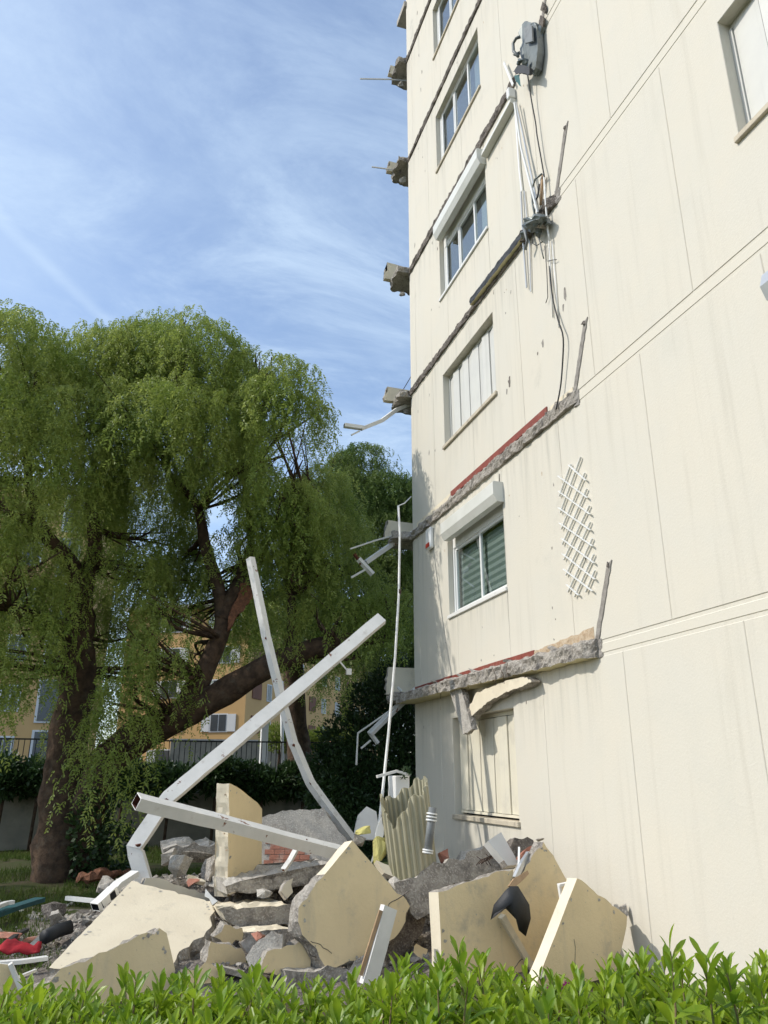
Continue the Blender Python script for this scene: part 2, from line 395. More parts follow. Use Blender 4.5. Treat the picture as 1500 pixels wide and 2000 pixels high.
def pxpanel(name, pix, anchor, n, th, mats, **k):
    n = Vector(n).normalized(); p0 = A(*anchor)
    return panel(name, [onplane(x, y, p0, n) for x, y in pix], n, th, mats, **k)
def rock_bm(size, seed, sub=2, rough=.12):
    r = random.Random(seed); bm = bmesh.new()
    for _ in range(11):
        v = Vector((r.uniform(-1, 1), r.uniform(-1, 1), r.uniform(-1, 1))).normalized()*r.uniform(.75, 1)
        bm.verts.new(Vector((v.x*size[0], v.y*size[1], v.z*size[2])))
    res = bmesh.ops.convex_hull(bm, input=bm.verts[:])
    bmesh.ops.delete(bm, geom=[v for v in bm.verts if not v.link_faces], context='VERTS')
    bmesh.ops.subdivide_edges(bm, edges=bm.edges[:], cuts=sub, use_grid_fill=True)
    s = sum(size)/3
    for v in bm.verts:
        v.co += v.co.normalized()*(fbm(v.co+Vector((seed, 0, 0)), 2.2/s, 4)*s*rough)
    return bm
def rock(name, loc, size, seed, m, rot=None, parent=None, sub=2):
    bm = rock_bm(size, seed, sub); r = random.Random(seed+99)
    R = Matrix.Rotation(r.uniform(0, 6), 4, 'Z') @ Matrix.Rotation(r.uniform(-.4, .4), 4, 'X')
    bm.transform(Matrix.Translation(loc) @ R); return from_bm(name, bm, m, parent)
def structure(o): o['kind'] = 'structure'; return o

# ================================================================== SETTING
def sheet(name, x0, x1, y0, y1, nx, ny, hf, m):
    V = []; Fc = []
    for j in range(ny+1):
        for i in range(nx+1):
            x = x0+(x1-x0)*i/nx; y = y0+(y1-y0)*j/ny; V.append((x, y, hf(x, y)))
    for j in range(ny):
        for i in range(nx):
            a = j*(nx+1)+i; Fc.append((a, a+1, a+nx+2, a+nx+1))
    return mk(name, V, Fc, m, None, None, True)
def gh(x, y):
    return fbm((x, y, 0), .35, 3)*.10+fbm((x, y, 3), 1.6, 3)*.03
structure(sheet('ground', -30, 4.50, -12, 21.0, 110, 105, lambda x, y: gh(x, y)-.03, ground_m))
far = structure(mk('terrain', [(-900, -900, -.35), (900, -900, -.35), (900, 1500, -.35), (-900, 1500, -.35)], [(0, 1, 2, 3)], ground_m))
structure(mk('street', [(-90, 21.3, 1.48), (60, 21.3, 1.48), (60, 150, 1.48), (-90, 150, 1.48)], [(0, 1, 2, 3)], asphalt))

# ------------------------------------------------------------------ the damaged block
H = 2.785; ZL, ZU = 2.735, 2.862; NF = 8
YC = 12.25; YN = -9.0; ROOF = ZU+H*(NF-1)+.9
bld = empty('apartment_building', (D+5, 2, 0), 'tall cream apartment block stripped of its balconies, filling the right half', 'building')
WIN = []
for k in range(NF):
    s = 1.09+H*k
    WIN.append((8.68, 10.64, s, s+1.29, k)); WIN.append((2.0, 3.95, s, s+1.29, k))
def cells(y0, y1, z0, z1, holes, x0, x1, bev=.006):
    hs = [h for h in holes if h[1] > y0+1e-4 and h[0] < y1-1e-4 and h[3] > z0 and h[2] < z1]
    ys = sorted({y0, y1, *[min(max(v, y0), y1) for h in hs for v in h[:2]]}); zs = sorted({z0, z1, *[min(max(v, z0), z1) for h in hs for v in h[2:4]]})
    bm = bmesh.new(); vd = {}
    def vt(i, j):
        if (i, j) not in vd: vd[(i, j)] = bm.verts.new((x0, ys[i], zs[j]))
        return vd[(i, j)]
    for i in range(len(ys)-1):
        for j in range(len(zs)-1):
            ym, zm = (ys[i]+ys[i+1])/2, (zs[j]+zs[j+1])/2
            if any(h[0] < ym < h[1] and h[2] < zm < h[3] for h in hs): continue
            bm.faces.new([vt(i, j), vt(i, j+1), vt(i+1, j+1), vt(i+1, j)])
    if not bm.faces: bm.free(); return None
    r = bmesh.ops.extrude_face_region(bm, geom=bm.faces[:])
    for v in r['geom']:
        if isinstance(v, bmesh.types.BMVert): v.co.x = x1
    bmesh.ops.recalc_face_normals(bm, faces=bm.faces)
    # soften only the rim of the front
    ed = [e for e in bm.edges if all(abs(v.co.x-x0) < 1e-5 for v in e.verts) and len(e.link_faces) == 2 and abs(e.calc_face_angle(0)) > .5]
    if bev and ed: bmesh.ops.bevel(bm, geom=ed, offset=bev, segments=1, affect='EDGES')
    return bm
J = .003
odd = [7.15-1.595*i for i in range(1, 12)]; odd = [11.93, 10.33, 8.67, 7.15]+odd
even = [7.92-1.595*i for i in range(1, 12)]; even = [11.10, 9.51, 7.92]+even
for k in range(NF):
    z0 = 0.0 if k == 0 else ZU+H*(k-1)+.016; z1 = ZL+H*k-.016
    js = [YC]+[y for y in (odd if k % 2 else even) if y > YN]+[YN]
    for a, b in zip(js[:-1], js[1:]):
        bm = cells(b+J, a-J if a != YC else a, z0, z1, WIN, D, D+.20, .005)
        if bm: from_bm('wall_panel', bm, facade, bld)
    bm = cells(YN, YC, ZL+H*k+.014, ZU+H*k-.014, [], D+.001, D+.2, .008); from_bm('floor_band', bm, band_m, bld)
bm = cells(YN, YC, ZU+H*(NF-1)+.016, ROOF, [], D, D+.2); from_bm('parapet', bm, facade, bld)
holes2 = [(h[0]-.02, h[1]+.02, h[2]-.02, h[3]+.02) for h in WIN]
bm = cells(YN, YC-.03, 0.02, ROOF-.05, holes2, D+.007, D+.19, 0); from_bm('joint_backing', bm, facade, bld)
box('core', D+.32, D+12, YN, YC-.2, .02, ROOF-.3, dark, bld)
box('end_wall', D+.205, D+12.02, YC-.195, YC, .02, ROOF, facade, bld)
box('end_wall', D+.205, D+12.02, YN-.2, YN, .02, ROOF, facade, bld)
box('roof', D-.02, D+12.02, YN-.2, YC+.02, ROOF+.002, ROOF+.12, conc_l, bld)

# ---- windows
def shutters(y0, y1, z0, z1, nsl, m, k, stepped=0):
    fr = box('window', D+.13, D+.165, y0+.002, y1-.002, z1-.055, z1-.002, m, bld)
    box('sill', D-.035, D+.16, y0-.03, y1+.03, z0-.055, z0+.004, sill_m, fr, .006)
    box('bottom_rail', D+.085, D+.135, y0+.03, y1-.03, z0+.03, z0+.06, m, fr)
    box('jamb', D+.11, D+.16, y1-.035, y1-.002, z0+.006, z1-.06, m, fr)
    box('backing', D+.17, D+.19, y0, y1, z0+.005, z1, dark, fr)
    wd = (y1-y0-.05)/nsl
    for i in range(nsl):
        a = y0+.012+i*wd; tip = (.012 if i % 2 else 0)+.004*math.sin(i*2.1)
        top = z1-.065-(stepped*(i % 2)*.02)
        V, Fc = boxv(D+.105+tip, D+.127+tip, a+.004, a+wd-.004, z0+.066, top)
        # accordion leaves stand at a slight angle
        V = [(x+((y-a)/wd-.5)*(.022 if i % 2 else -.022), y, z) for x, y, z in V]
        mk('slat', V, Fc, m, fr)
    return fr
def glazed(y0, y1, z0, z1, panes, k, rolled=False, blind=False):
    fr = empty('window', (D+.1, (y0+y1)/2, z0)); fr.parent = bld; fr.location = Vector((D+.1, (y0+y1)/2, z0))-Vector(bld.location)
    zt = z1-(.24 if rolled else .03)
    box('sill', D-.03, D+.15, y0-.02, y1+.02, z0-.05, z0+.004, white_p if rolled else sill_m, fr, .006)
    for nm, a in (('frame', (y0+.002, y0+.045, z0+.05, zt)), ('frame', (y1-.045, y1-.002, z0+.05, zt)), ('frame', (y0+.002, y1-.002, z0+.004, z0+.05)), ('frame', (y0+.002, y1-.002, zt, z1-.002))):
        box(nm, D+.085, D+.15, *a, pvc, fr, .004)
    yy0, yy1 = y0+.045, y1-.045; wd = (yy1-yy0)/panes
    if not blind:
        box('guide', D+.08, D+.1, y1-.16, y1-.125, z0+.05, zt, pvc, fr)
    for i in range(panes):
        a, b = yy0+i*wd, yy0+(i+1)*wd; dx = .012*(i % 2)
        for q in ((a+.001, a+.035, z0+.051, zt-.001), (b-.035, b-.001, z0+.051, zt-.001), (a+.036, b-.036, z0+.051, z0+.09), (a+.036, b-.036, zt-.04, zt-.001)):
            box('sash', D+.095+dx, D+.135+dx, *q, pvc, fr, .003)
        box('pane', D+.112+dx, D+.116+dx, a+.034, b-.034, z0+.088, zt-.038, glass, fr)
    if blind:
        zz_ = z0+.06; i = 0
        while zz_ < zt-.06:
            box('blind_strip', D+.19, D+.194, y0+.08, y1-.05, zz_, zz_+.05, blind_m if i % 2 == 0 else blind_g, fr); zz_ += .052; i += 1
    else:
        box('curtain', D+.20, D+.21, y0+.05, y0+(y1-y0)*.3, z0+.05, zt, curtain_m, fr)
    box('backing', D+.27, D+.285, y0-.1, y1+.1, z0-.1, z1+.1, dark, fr)
    if rolled:
        # projecting roller shutter box: front bevelled at the foot
        pr = [(D+.0, z1+.13), (D-.135, z1+.13), (D-.15, z1+.115), (D-.15, z1-.05), (D-.10, z1-.15), (D-.0, z1-.15)]
        V = [(x, y, z) for y in (y0-.05, y1-.10) for x, z in pr]; n_ = len(pr)
        Fc = [tuple(range(n_)), tuple(range(2*n_-1, n_-1, -1))]+[(i, i+n_, (i+1) % n_+n_, (i+1) % n_) for i in range(n_)]
        mk('roller_box', V, Fc, rbox, fr)
    return fr
blind_m = mat('blind_white', (.62, .64, .62), .8, (.58, .6, .58), 2, trans=.2); blind_g = mat('blind_sheer', (.25, .29, .285), .8, (.23, .27, .265), 2)
curtain_m = mat('curtain', (.35, .37, .38), .9, (.25, .27, .28), 3)
for (y0, y1, z0, z1, k) in WIN:
    if y0 < 5: shutters(y0, y1, z0, z1, 6, slat_new, k)
    elif k == 0: shutters(y0, y1, z0, z1, 9, slat_old, k)
    elif k == 1: glazed(y0, y1, z0, z1, 2, k, True, True)
    elif k == 2: shutters(y0, y1, z0, z1, 10, slat_new, k, 1)
    elif k == 3: glazed(y0, y1, z0, z1, 3, k, True)
    else: glazed(y0, y1, z0, z1, 3, k)

# ---- broken balcony slabs along the wall
def strip(name, y0, y1, zlo, zhi, out, m, seed, rough=.03, under=None, endtap=.05, jag=.02):
    """rough stub of a broken slab; out(y) is how far it stands out"""
    n_ = int((y1-y0)/.035); V = []; Fc = []; fm = []; R = 7
    for i in range(n_+1):
        y = y0+(y1-y0)*i/n_; o_ = out(y)*min(1, .35+(y-y0)/endtap*.65) if y-y0 < endtap else out(y)
        zl = zlo(y)+fbm((y, seed, 0), 5, 3)*jag*.5; zh = zhi(y)+fbm((y, seed, 7), 6, 4)*jag
        prof = [(-.02, zh)]+[(o_*(.72 if q == 0 else 1), zh+(zl-zh)*q/(R-2)) for q in range(R-1)]+[(-.02, zl)]
        for q, (a, z) in enumerate(prof):
            d_ = 0
            if 0 < q < len(prof)-1:
                d_ = fbm((y*1.0, z*2, seed), 6, 4)*rough*1.4+fbm((y, z, seed+3), 26, 3)*rough*.7
                z += fbm((y, z, seed+8), 15, 2)*.008
            V.append((D-max(a+d_, -.02), y, z))
    K = R+1
    for i in range(n_):
        for q in range(K-1):
            a = i*K+q; Fc.append((a, a+1, a+K+1, a+K)); fm.append(1 if (under and q == K-2) else 0)
    Fc.append(tuple(range(K-1, -1, -1))); Fc.append(tuple(range(n_*K, n_*K+K))); fm += [0, 0]
    return mk(name, V, Fc, [m, under or m], bld, fm)
def lin(a, b, ya, yb): return lambda y: a+(b-a)*min(1, max(0, (y-ya)/(yb-ya)))
cst = lambda v: (lambda y: v)
strip('slab_remnant', 6.72, YC, cst(2.715), lin(2.90, 2.875, 6.7, 12), lin(.13, .33, 7.2, 11.5), conc, 1, .022, soffit, .1, .03)
strip('slab_remnant', 6.70, YC, cst(5.53), cst(5.69), cst(.04), conc, 2, .022, None, .1, .03)
strip('slab_remnant', 6.72, YC, lin(8.31, 8.36, 6.7, 9.3), lin(8.46, 8.50, 6.7, 12), cst(.03), conc_b, 3, .016, None, .1, .02)
strip('slab_remnant', 7.55, YC, cst(11.05), cst(11.21), cst(.03), conc_b, 4, .016, None, .1, .025)
strip('slab_remnant', 7.4, YC, cst(13.86), cst(13.98), cst(.025), conc_b, 5, .014, None, .1, .02)
strip('slab_remnant', 7.4, YC, cst(16.66), cst(16.80), cst(.025), conc_b, 6, .014, None, .1, .02)
strip('slab_remnant', 7.4, YC, cst(19.44), cst(19.58), cst(.025), conc_b, 7, .014, None, .1, .02)
tag(strip('membrane_edge', 7.15, 9.25, lin(8.345, 8.42, 7.2, 9.2), lin(8.47, 8.55, 7.2, 9.2), cst(.085), black_m, 13, .008, soffit, .1, .01), 'black waterproofing edge left on the third slab scar')
def skirting(y0, y1, z0, z1, m, dx=.012, wob=.0, name='skirting'):
    n_ = max(1, int((y1-y0)/.30)); st = (y1-y0)/n_
    for i in range(n_):
        box(name, D-dx-random.uniform(0, wob), D+.01, y0+i*st+.002, y0+(i+1)*st-.002, z0, z1+random.uniform(-wob, wob), m, bld)
skirting(8.05, 12.2, 2.86, 2.985, redtile, .012, .004)
skirting(7.35, 10.42, 5.70, 5.79, redtile, .016, .001)
skirting(10.42, 12.0, 5.68, 5.77, cream, .010, .002, 'mortar_strip')
skirting(6.76, 7.30, 5.68, 5.75, cream, .010, .002, 'mortar_strip')
strip('adhesive_patch', 6.78, 8.05, cst(2.86), lin(3.03, 2.97, 6.7, 8.0), cst(.008), adhes, 21, .006, None, .05, .02)
# loose flakes lying on the first slab stub
for i in range(16):
    y = random.uniform(7.2, 10.9); t = (y-7.2)/4.3
    rock('slab_flake', (D-.06-.14*t*random.random(), y, 2.905+random.uniform(-.01, .02)), (.05, random.uniform(.05, .16), random.uniform(.014, .035)), 300+i, conc_l if i % 3 else conc, parent=bld, sub=1)
# slanted scars of the balcony end walls
for k in range(4):
    zb = ZL+H*k
    n_ = 14; V = []; Fc = []
    for i in range(n_+1):
        t = i/n_; yc_ = 6.745-.355*t; z = zb+.13+.74*t
        for sgn in (-1, 1):
            y = yc_+sgn*.048+fbm((t*3, sgn, k), 4, 3)*.012; V += [(D-.010-.006*fbm((t, sgn, k), 9, 2), y, z+sgn*.02*(-1)), (D+.01, y, z)]
    for i in range(n_):
        a = i*4; Fc += [(a, a+2, a+6, a+4), (a+2, a+3, a+7, a+6), (a, a+4, a+5, a+1)]
    Fc += [(0, 1, 3, 2), (n_*4, n_*4+2, n_*4+3, n_*4+1)]
    mk('end_wall_scar', V, Fc, scar_m, bld)
    strip('end_wall_scar', 6.66, 6.76, cst(zb-.03), cst(zb+.16), cst(.012), scar_m, 40+k, .012, None, .02, .02)
    rock('scar_lump', (D-.012, 6.38+.03, zb+.85), (.025, .045, .04), 60+k, conc_b, parent=bld, sub=1)
# scuffs and mortar spots left on the wall
spots = [(1078, 590+480, 3), (1103, 575, 9), (1100, 600, 6), (995, 745, 8), (990, 765, 5), (1060, 670, 6), (1050, 690, 4), (838, 884, 5), (850, 880, 4), (815, 25, 5), (818, 110, 6), (822, 175, 6), (824, 140, 5),
         (843, 605, 4), (858, 600, 3), (1143, 1090, 3), (1147, 1097, 3), (1079, 1187, 3), (1082, 1250, 3), (1027, 1320, 3), (870, 1255, 2), (860, 1280, 2), (940, 1290, 3), (942, 1225, 3), (965, 1280, 2), (810, 480, 6), (1045, 420, 3), (1085, 1210, 2)]
for i, (x, y, r_) in enumerate(spots):
    p = F(x, y); s_ = r_*.0085
    bm = rock_bm((.004, s_*.6, s_*(1.6 if r_ > 4 else .9)), 700+i, 1, .5)
    bm.transform(Matrix.Translation((D-.001, p.y, p.z))); from_bm('scuff', bm, scar_m if i % 3 else conc_b, bld)

# fragments hanging by their bars under the first slab stub
def hang(pix, off, th, mats, seed, name):
    P = [F(x, y, off) for x, y in pix]
    return panel(name, P, (-1, -.12, .05), th, mats, broken=tuple(range(len(P))), rough=.018, parent=None, seed=seed, rings=4, step=.03)
fa = hang([(873, 1332), (893, 1322), (922, 1424), (904, 1434)], .20, .09, [conc_l, conc, conc, conc], 3, 'hanging_fragment')
tag(fa, 'narrow grey concrete fragment dangling over the left of the ground floor shutters', 'concrete fragment')
fb = hang([(915, 1396), (918, 1375), (932, 1352), (968, 1338), (1000, 1328), (1030, 1321), (1038, 1330), (1022, 1340), (985, 1352), (955, 1368), (932, 1388), (920, 1402)], .15, .12, [cream, conc, conc, conc], 5, 'hanging_fragment')
tag(fb, 'curved concrete fragment with a cream face hanging above the ground floor shutters', 'concrete fragment')
for i in range(15):
    y = 8.35+i*.15+random.uniform(-.05, .05); o_ = .20+.05*random.random()
    p0 = Vector((D-o_, y, 2.86)); pts = [p0+Vector((-.02*math.sin(j*.9+i), .02*math.sin(j*1.7+i), -.055*j)) for j in range(random.randint(2, 5))]
    tube('reinforcement_bar', pts, .0035, steel, bld, 5)

# balcony stubs that still hang on round the far corner
def stub(k, ln, seed, par=None):
    z = ZL+H*k
    V = [(D-ln, YC+.02), (D+1.2, YC+.02), (D+1.2, YC+.75), (D-ln*.75, YC+.65)]
    panel('balcony_stub', [Vector((x, y, z+.17)) for x, y in V], (0, 0, 1), .14, [conc_l, conc, conc, conc], broken=(0, 2, 3), rough=.035, parent=bld, seed=seed, slant=.02, step=.05)
    if par:
        (h0, h1, w0) = par
        panel('balcony_parapet', [Vector((D-w0, YC+.5, z+.175)), Vector((D+.9, YC+.5, z+.175)), Vector((D+.9, YC+.5, z+.175+h1)), Vector((D-w0*.85, YC+.5, z+.175+h0))], (0, -1, 0), .11, [cream, conc, cream, cream], broken=(3,), rough=.03, parent=bld, seed=seed+5)
stub(0, .36, 11, (.46, .46, .34)); stub(1, .34, 12, (.34, .30, .36)); stub(2, .22, 13, (.30, .28, .36)); stub(3, .24, 14, (.40, .30, .36)); stub(4, .20, 15, (.26, .2, .30)); stub(5, .18, 16, (.26, .2, .26))
def rail(pix, Y, w_, h_, m=white_p):
    return bar('rail_remnant', [A(x, y, Y) for x, y in pix], w_, h_, m, bld, .3)
rail([(808, 1040), (770, 1060), (715, 1098)], YC+.35, .10, .07, white_r); rail([(790, 1040), (735, 1055), (684, 1072)], YC+.3, .025, .025)
rail([(700, 1092), (728, 1122)], YC+.30, .09, .06); rail([(714, 1112), (686, 1128)], YC+.32, .03, .03); rail([(692, 1082), (706, 1102)], YC+.31, .05, .04, rust_m)
rail([(812, 785), (775, 800), (745, 822), (705, 838)], YC+.35, .10, .07, white_r); hollow('rail_remnant', [A(709, 836, YC+.34), A(672, 831, YC+.34)], .09, .07, .006, white_p, rust_m, bld); rail([(702, 842), (686, 850)], YC+.36, .03, .03)
rail([(803, 735), (788, 760)], YC+.3, .012, .012, cable_m)
rail([(815, 1345), (772, 1385), (722, 1434)], YC+.35, .13, .06, white_r); rail([(722, 1430), (738, 1452)], YC+.36, .06, .05); rail([(724, 1446), (705, 1462)], YC+.36, .03, .02)
rail([(770, 1382), (699, 1432), (696, 1494)], YC+.30, .022, .022); rail([(776, 1342), (784, 1350)], YC+.2, .04, .03)
rail([(800, 157), (760, 155), (703, 154)], YC+.35, .03, .02, alu); rail([(800, 335), (765, 331), (726, 326)], YC+.35, .03, .02, alu)
for (x, y, s_, k) in ((783, 165, .13, 0), (787, 352, .14, 2), (782, 338, .08, 3), (785, 575, .12, 4), (770, 545, .07, 5), (793, 805, .13, 6), (797, 1062, .10, 7), (792, 1360, .08, 9)):
    p = A(x, y, YC+.3); rock('stub_lump', p, (s_*.6, s_*.8, s_*.55), 400+k, [conc, conc, conc_l][k % 3], parent=bld)
box('roof_lip', D-.06, D+.2, YC-.05, YC+.5, 18.35, 18.5, conc_l, bld)

# ================================================================== THINGS FIXED TO THE WALL
# trellis: expanding lattice hung askew
t0 = F(1140, 890); tr = empty('trellis', (D-.03, 6.9, 3.4), 'white expanding lattice trellis hanging askew on the cream wall', 'trellis')
def trbar(a, b, off):
    p, q = F(*a), F(*b); d_ = (q-p); L_ = d_.length
    bar('slat', [Vector((D-off, p.y, p.z)), Vector((D-off, (p.y+q.y)/2, (p.z+q.z)/2)), Vector((D-off, q.y, q.z))], .024, .008, pvc, tr, 0)
sl = [((1116, 909), (1150, 939)), ((1095, 930), (1153, 973)), ((1096, 960), (1158, 1005)), ((1096, 992), (1159, 1036)), ((1098, 1022), (1163, 1067)), ((1102, 1052), (1166, 1100)), ((1104, 1082), (1168, 1132)), ((1106, 1112), (1163, 1155)), ((1112, 1142), (1136, 1163))]
for a, b in sl: trbar(a, b, .034)
up = [((1119, 907), (1096, 970)), ((1138, 893), (1098, 1002)), ((1146, 924), (1100, 1034)), ((1150, 955), (1102, 1064)), ((1155, 988), (1105, 1094)), ((1157, 1020), (1109, 1124)), ((1161, 1052), (1113, 1157)), ((1164, 1083), (1126, 1166)), ((1166, 1114), (1148, 1157))]
for a, b in up: trbar(a, b, .022)
# alarm siren
al = empty('alarm_siren', (D-.03, 11.3, 5.1), 'white alarm siren box with a red lens beside the roller shutter', 'alarm')
box('body', D-.075, D, 11.20, 11.42, 5.10, 5.46, pvc, al, .02); box('lens', D-.083, D-.0755, 11.23, 11.39, 5.13, 5.20, mat('red_lens', (.55, .06, .03), .3, (.5, .05, .03)), al)
# vent box at the right
vb = empty('vent_box', (D-.1, 3.8, 5.05), 'pale grey metal vent box on the wall at the right edge', 'vent')
pr = [(D, 5.30), (D-.20, 5.27), (D-.24, 5.16), (D-.20, 5.05), (D, 5.03)]
V = [(x, y, z-.13) for y in (3.25, 3.80) for x, z in pr]; Fc = [(0, 1, 2, 3, 4), (9, 8, 7, 6, 5)]+[(i, i+5, (i+1) % 5+5, (i+1) % 5) for i in range(5)]
mk('cover', V, Fc, alu, vb); box('flange', D-.006, D, 3.22, 3.83, 4.87, 5.20, pvc, vb); tube('conduit', [(D-.02, 3.78, 5.16), (D-.02, 3.77, 5.49)], .018, pvc, vb)
# crushed air conditioner hanging at the fourth slab
ac = empty('air_conditioner', (D-.1, 7.2, 10.7), 'crushed grey air conditioner hanging from the wall near the top', 'air conditioner')
def onw(pix, off): return [F(x, y, off) for x, y in pix]
panel('casing', onw([(1019, 50), (1031, 46), (1043, 44), (1049, 66), (1050, 100), (1046, 130), (1034, 142), (1022, 126), (1016, 100)], .13), (-1, -.2, -.1), .11, [acgrey, acgrey, greypl, acgrey], broken=(0, 1, 2, 5, 6, 7, 8), rough=.055, parent=ac, step=.05, rings=4)
panel('grille', onw([(1023, 52), (1038, 50), (1040, 80), (1025, 84)], .19), (-1, -.2, -.05), .03, [greypl]*4, parent=ac, broken=(0,), rough=.02)
panel('torn_cover', onw([(1001, 138), (1020, 126), (1034, 132), (1034, 144), (1016, 144), (1005, 141)], .22), (-1, -.3, -.3), .06, [black_m]*4, broken=(0, 2, 3, 4), rough=.03, parent=ac)
panel('tray', onw([(1047, 55), (1053, 70), (1050, 120), (1042, 142), (1044, 100)], .10), (-1, -.6, 0), .06, [pvc, acgrey, acgrey, acgrey], parent=ac)
panel('torn_strip', onw([(1004, 148), (1014, 145), (1012, 155), (1017, 169), (1008, 160)], .17), (-1, -.2, 0), .012, [teal_m]*4, parent=ac, broken=(3, 4), rough=.01)
tube('hose', [F(*p) for p in ((1012, 110, .22), (1003, 100, .23), (1002, 85, .23), (1008, 75, .22), (1016, 72, .18))], .022, greypl, ac)
for x, y, s_ in ((1010, 105, .06), (1018, 118, .07), (1026, 122, .06), (1013, 125, .05)): rock('motor_part', F(x, y, .20), (s_, s_, s_), int(x+y), acgrey, parent=ac)
bar('bracket', [F(984, 122, .06), F(1002, 166, .06)], .04, .012, pvc, ac)
rock('fixing_stump', F(1058, 45, .04), (.06, .10, .22), 812, conc_b, parent=ac); rock('fixing_stump', F(1062, 15, .03), (.04, .06, .18), 813, conc_b, parent=ac)
# awning whose arms hang down
aw = empty('folded_awning', (D-.1, 8.1, 10.8), 'white awning cassette with its folding arms hanging loose', 'awning')
bar('cassette', [F(946, 303, .05), F(1003, 197, .05)], .10, .10, rbox, aw, .2); box('end_cap', D-.12, D-.005, 7.55, 7.63, 10.80, 10.98, pvc, aw, .01)
bar('arm', [F(1005, 200, .12), F(1018, 290, .13), F(1040, 375, .12), F(1050, 415, .10)], .028, .022, pvc, aw); bar('arm', [F(1008, 200, .05), F(1030, 300, .05), F(1052, 410, .05)], .022, .02, alu, aw)
bar('valance_bar', [F(1006, 210, .03), F(1014, 330, .03), F(1019, 374, .03)], .035, .01, pvc, aw); bar('rod', [F(1018, 375, .03), F(1022, 470, .04), F(1029, 562, .03)], .02, .02, alu, aw); bar('rod', [F(1024, 372, .02), F(1035, 480, .02), F(1037, 570, .02)], .014, .014, alu, aw)
# smashed fixture and a tangle of pipes at the third slab
fx = empty('broken_conduit_box', (D-.1, 7.0, 8.2), 'smashed grey conduit box with cut pipes at the third slab scar', 'conduit')
bm = bmesh.new(); bmesh.ops.create_uvsphere(bm, u_segments=14, v_segments=8, radius=1)
for v in bm.verts: v.co = Vector((v.co.x*.12, v.co.y*.24, v.co.z*.08*(1 if v.co.z > 0 else .8)))+v.co*fbm(v.co, 2.5, 3)*.06
bm.transform(Matrix.Translation(F(1046, 436, .16)) @ Matrix.Rotation(.35, 4, 'X')); from_bm('lamp_bowl', bm, acgrey, fx)
panel('plate', onw([(1022, 432), (1040, 424), (1066, 426), (1072, 436), (1050, 446), (1026, 452)], .10), (-1, -.2, -.3), .07, [greypl]*4, broken=(0, 2, 4), rough=.03, parent=fx)
for i, (pth, r_, m_) in enumerate([
    (((1062, 338, .06), (1066, 400, .07), (1070, 450, .06), (1074, 470, .05)), .012, pvc), (((1058, 345, .05), (1050, 380, .06), (1043, 420, .09)), .012, pvc), (((1060, 342, .05), (1056, 400, .05)), .018, plank_m),
    (((1058, 340, .09), (1045, 350, .10), (1038, 372, .10), (1040, 400, .10), (1046, 425, .1)), .014, acgrey), (((1040, 398, .08), (1050, 385, .09), (1053, 360, .08)), .012, cable_m),
    (((1041, 455, .10), (1040, 475, .10), (1048, 480, .08), (1060, 472, .06)), .006, cable_m), (((1052, 460, .08), (1058, 490, .06), (1062, 505, .04)), .008, greypl), (((1072, 470, .03), (1076, 540, .02), (1080, 620, .015)), .008, pvc),
    (((1078, 470, .02), (1086, 560, .015), (1092, 640, .012)), .007, pvc), (((1064, 480, .04), (1068, 530, .03), (1070, 580, .03), (1066, 592, .03)), .005, cable_m), (((1070, 510, .03), (1078, 508, .05), (1087, 507, .03)), .005, cable_m),
    (((1022, 440, .12), (1030, 470, .12), (1026, 488, .11)), .02, greypl)]):
    tube('pipe', [F(*q) for q in pth], r_, m_, fx, 6)
for i, (x, y, s_) in enumerate(((1025, 458, .07), (1036, 446, .08), (1058, 440, .09), (1052, 455, .06), (1064, 430, .07))): rock('rubble_lump', F(x, y, .1), (s_, s_*1.2, s_*.8), 840+i, [acgrey, conc_b, conc][i % 3], parent=fx)
strip('slab_lump', 6.75, 7.6, lin(8.27, 8.33, 6.7, 7.6), lin(8.44, 8.49, 6.7, 7.6), cst(.06), conc_b, 31, .04, None, .1, .05)
# loose cables down the wall
def cable(pix, r_, label):
    P = [F(*q) for q in pix]; Q = []
    for i in range(len(P)-1):
        for j in range(4):
            t = j/4; p0, p1, p2, p3 = P[max(i-1, 0)], P[i], P[i+1], P[min(i+2, len(P)-1)]
            Q.append(.5*((2*p1)+(p2-p0)*t+(2*p0-5*p1+4*p2-p3)*t*t+(3*p1-p0-3*p2+p3)*t**3))
    Q.append(P[-1]); tag(tube('loose_cable', Q, r_, cable_m, None, 6), label, 'cable')
cable([(1030, 142, .12), (1037, 190, .08), (1046, 240, .06), (1049, 265, .06), (1057, 310, .05), (1063, 345, .07)], .009, 'black cable hanging from the crushed air conditioner to the conduit box')
cable([(1073, 520, .03), (1079, 580, .04), (1090, 625, .05), (1100, 660, .06), (1098, 720, .05), (1094, 760, .05), (1086, 800, .07)], .009, 'long black cable hanging from the conduit box to the second slab scar')
cable([(975, 960, .02), (1020, 960, .015)][:1]+[(975, 925, .01), (976, 955, .01)], .004, 'short thin wire running up from the lower roller shutter box')

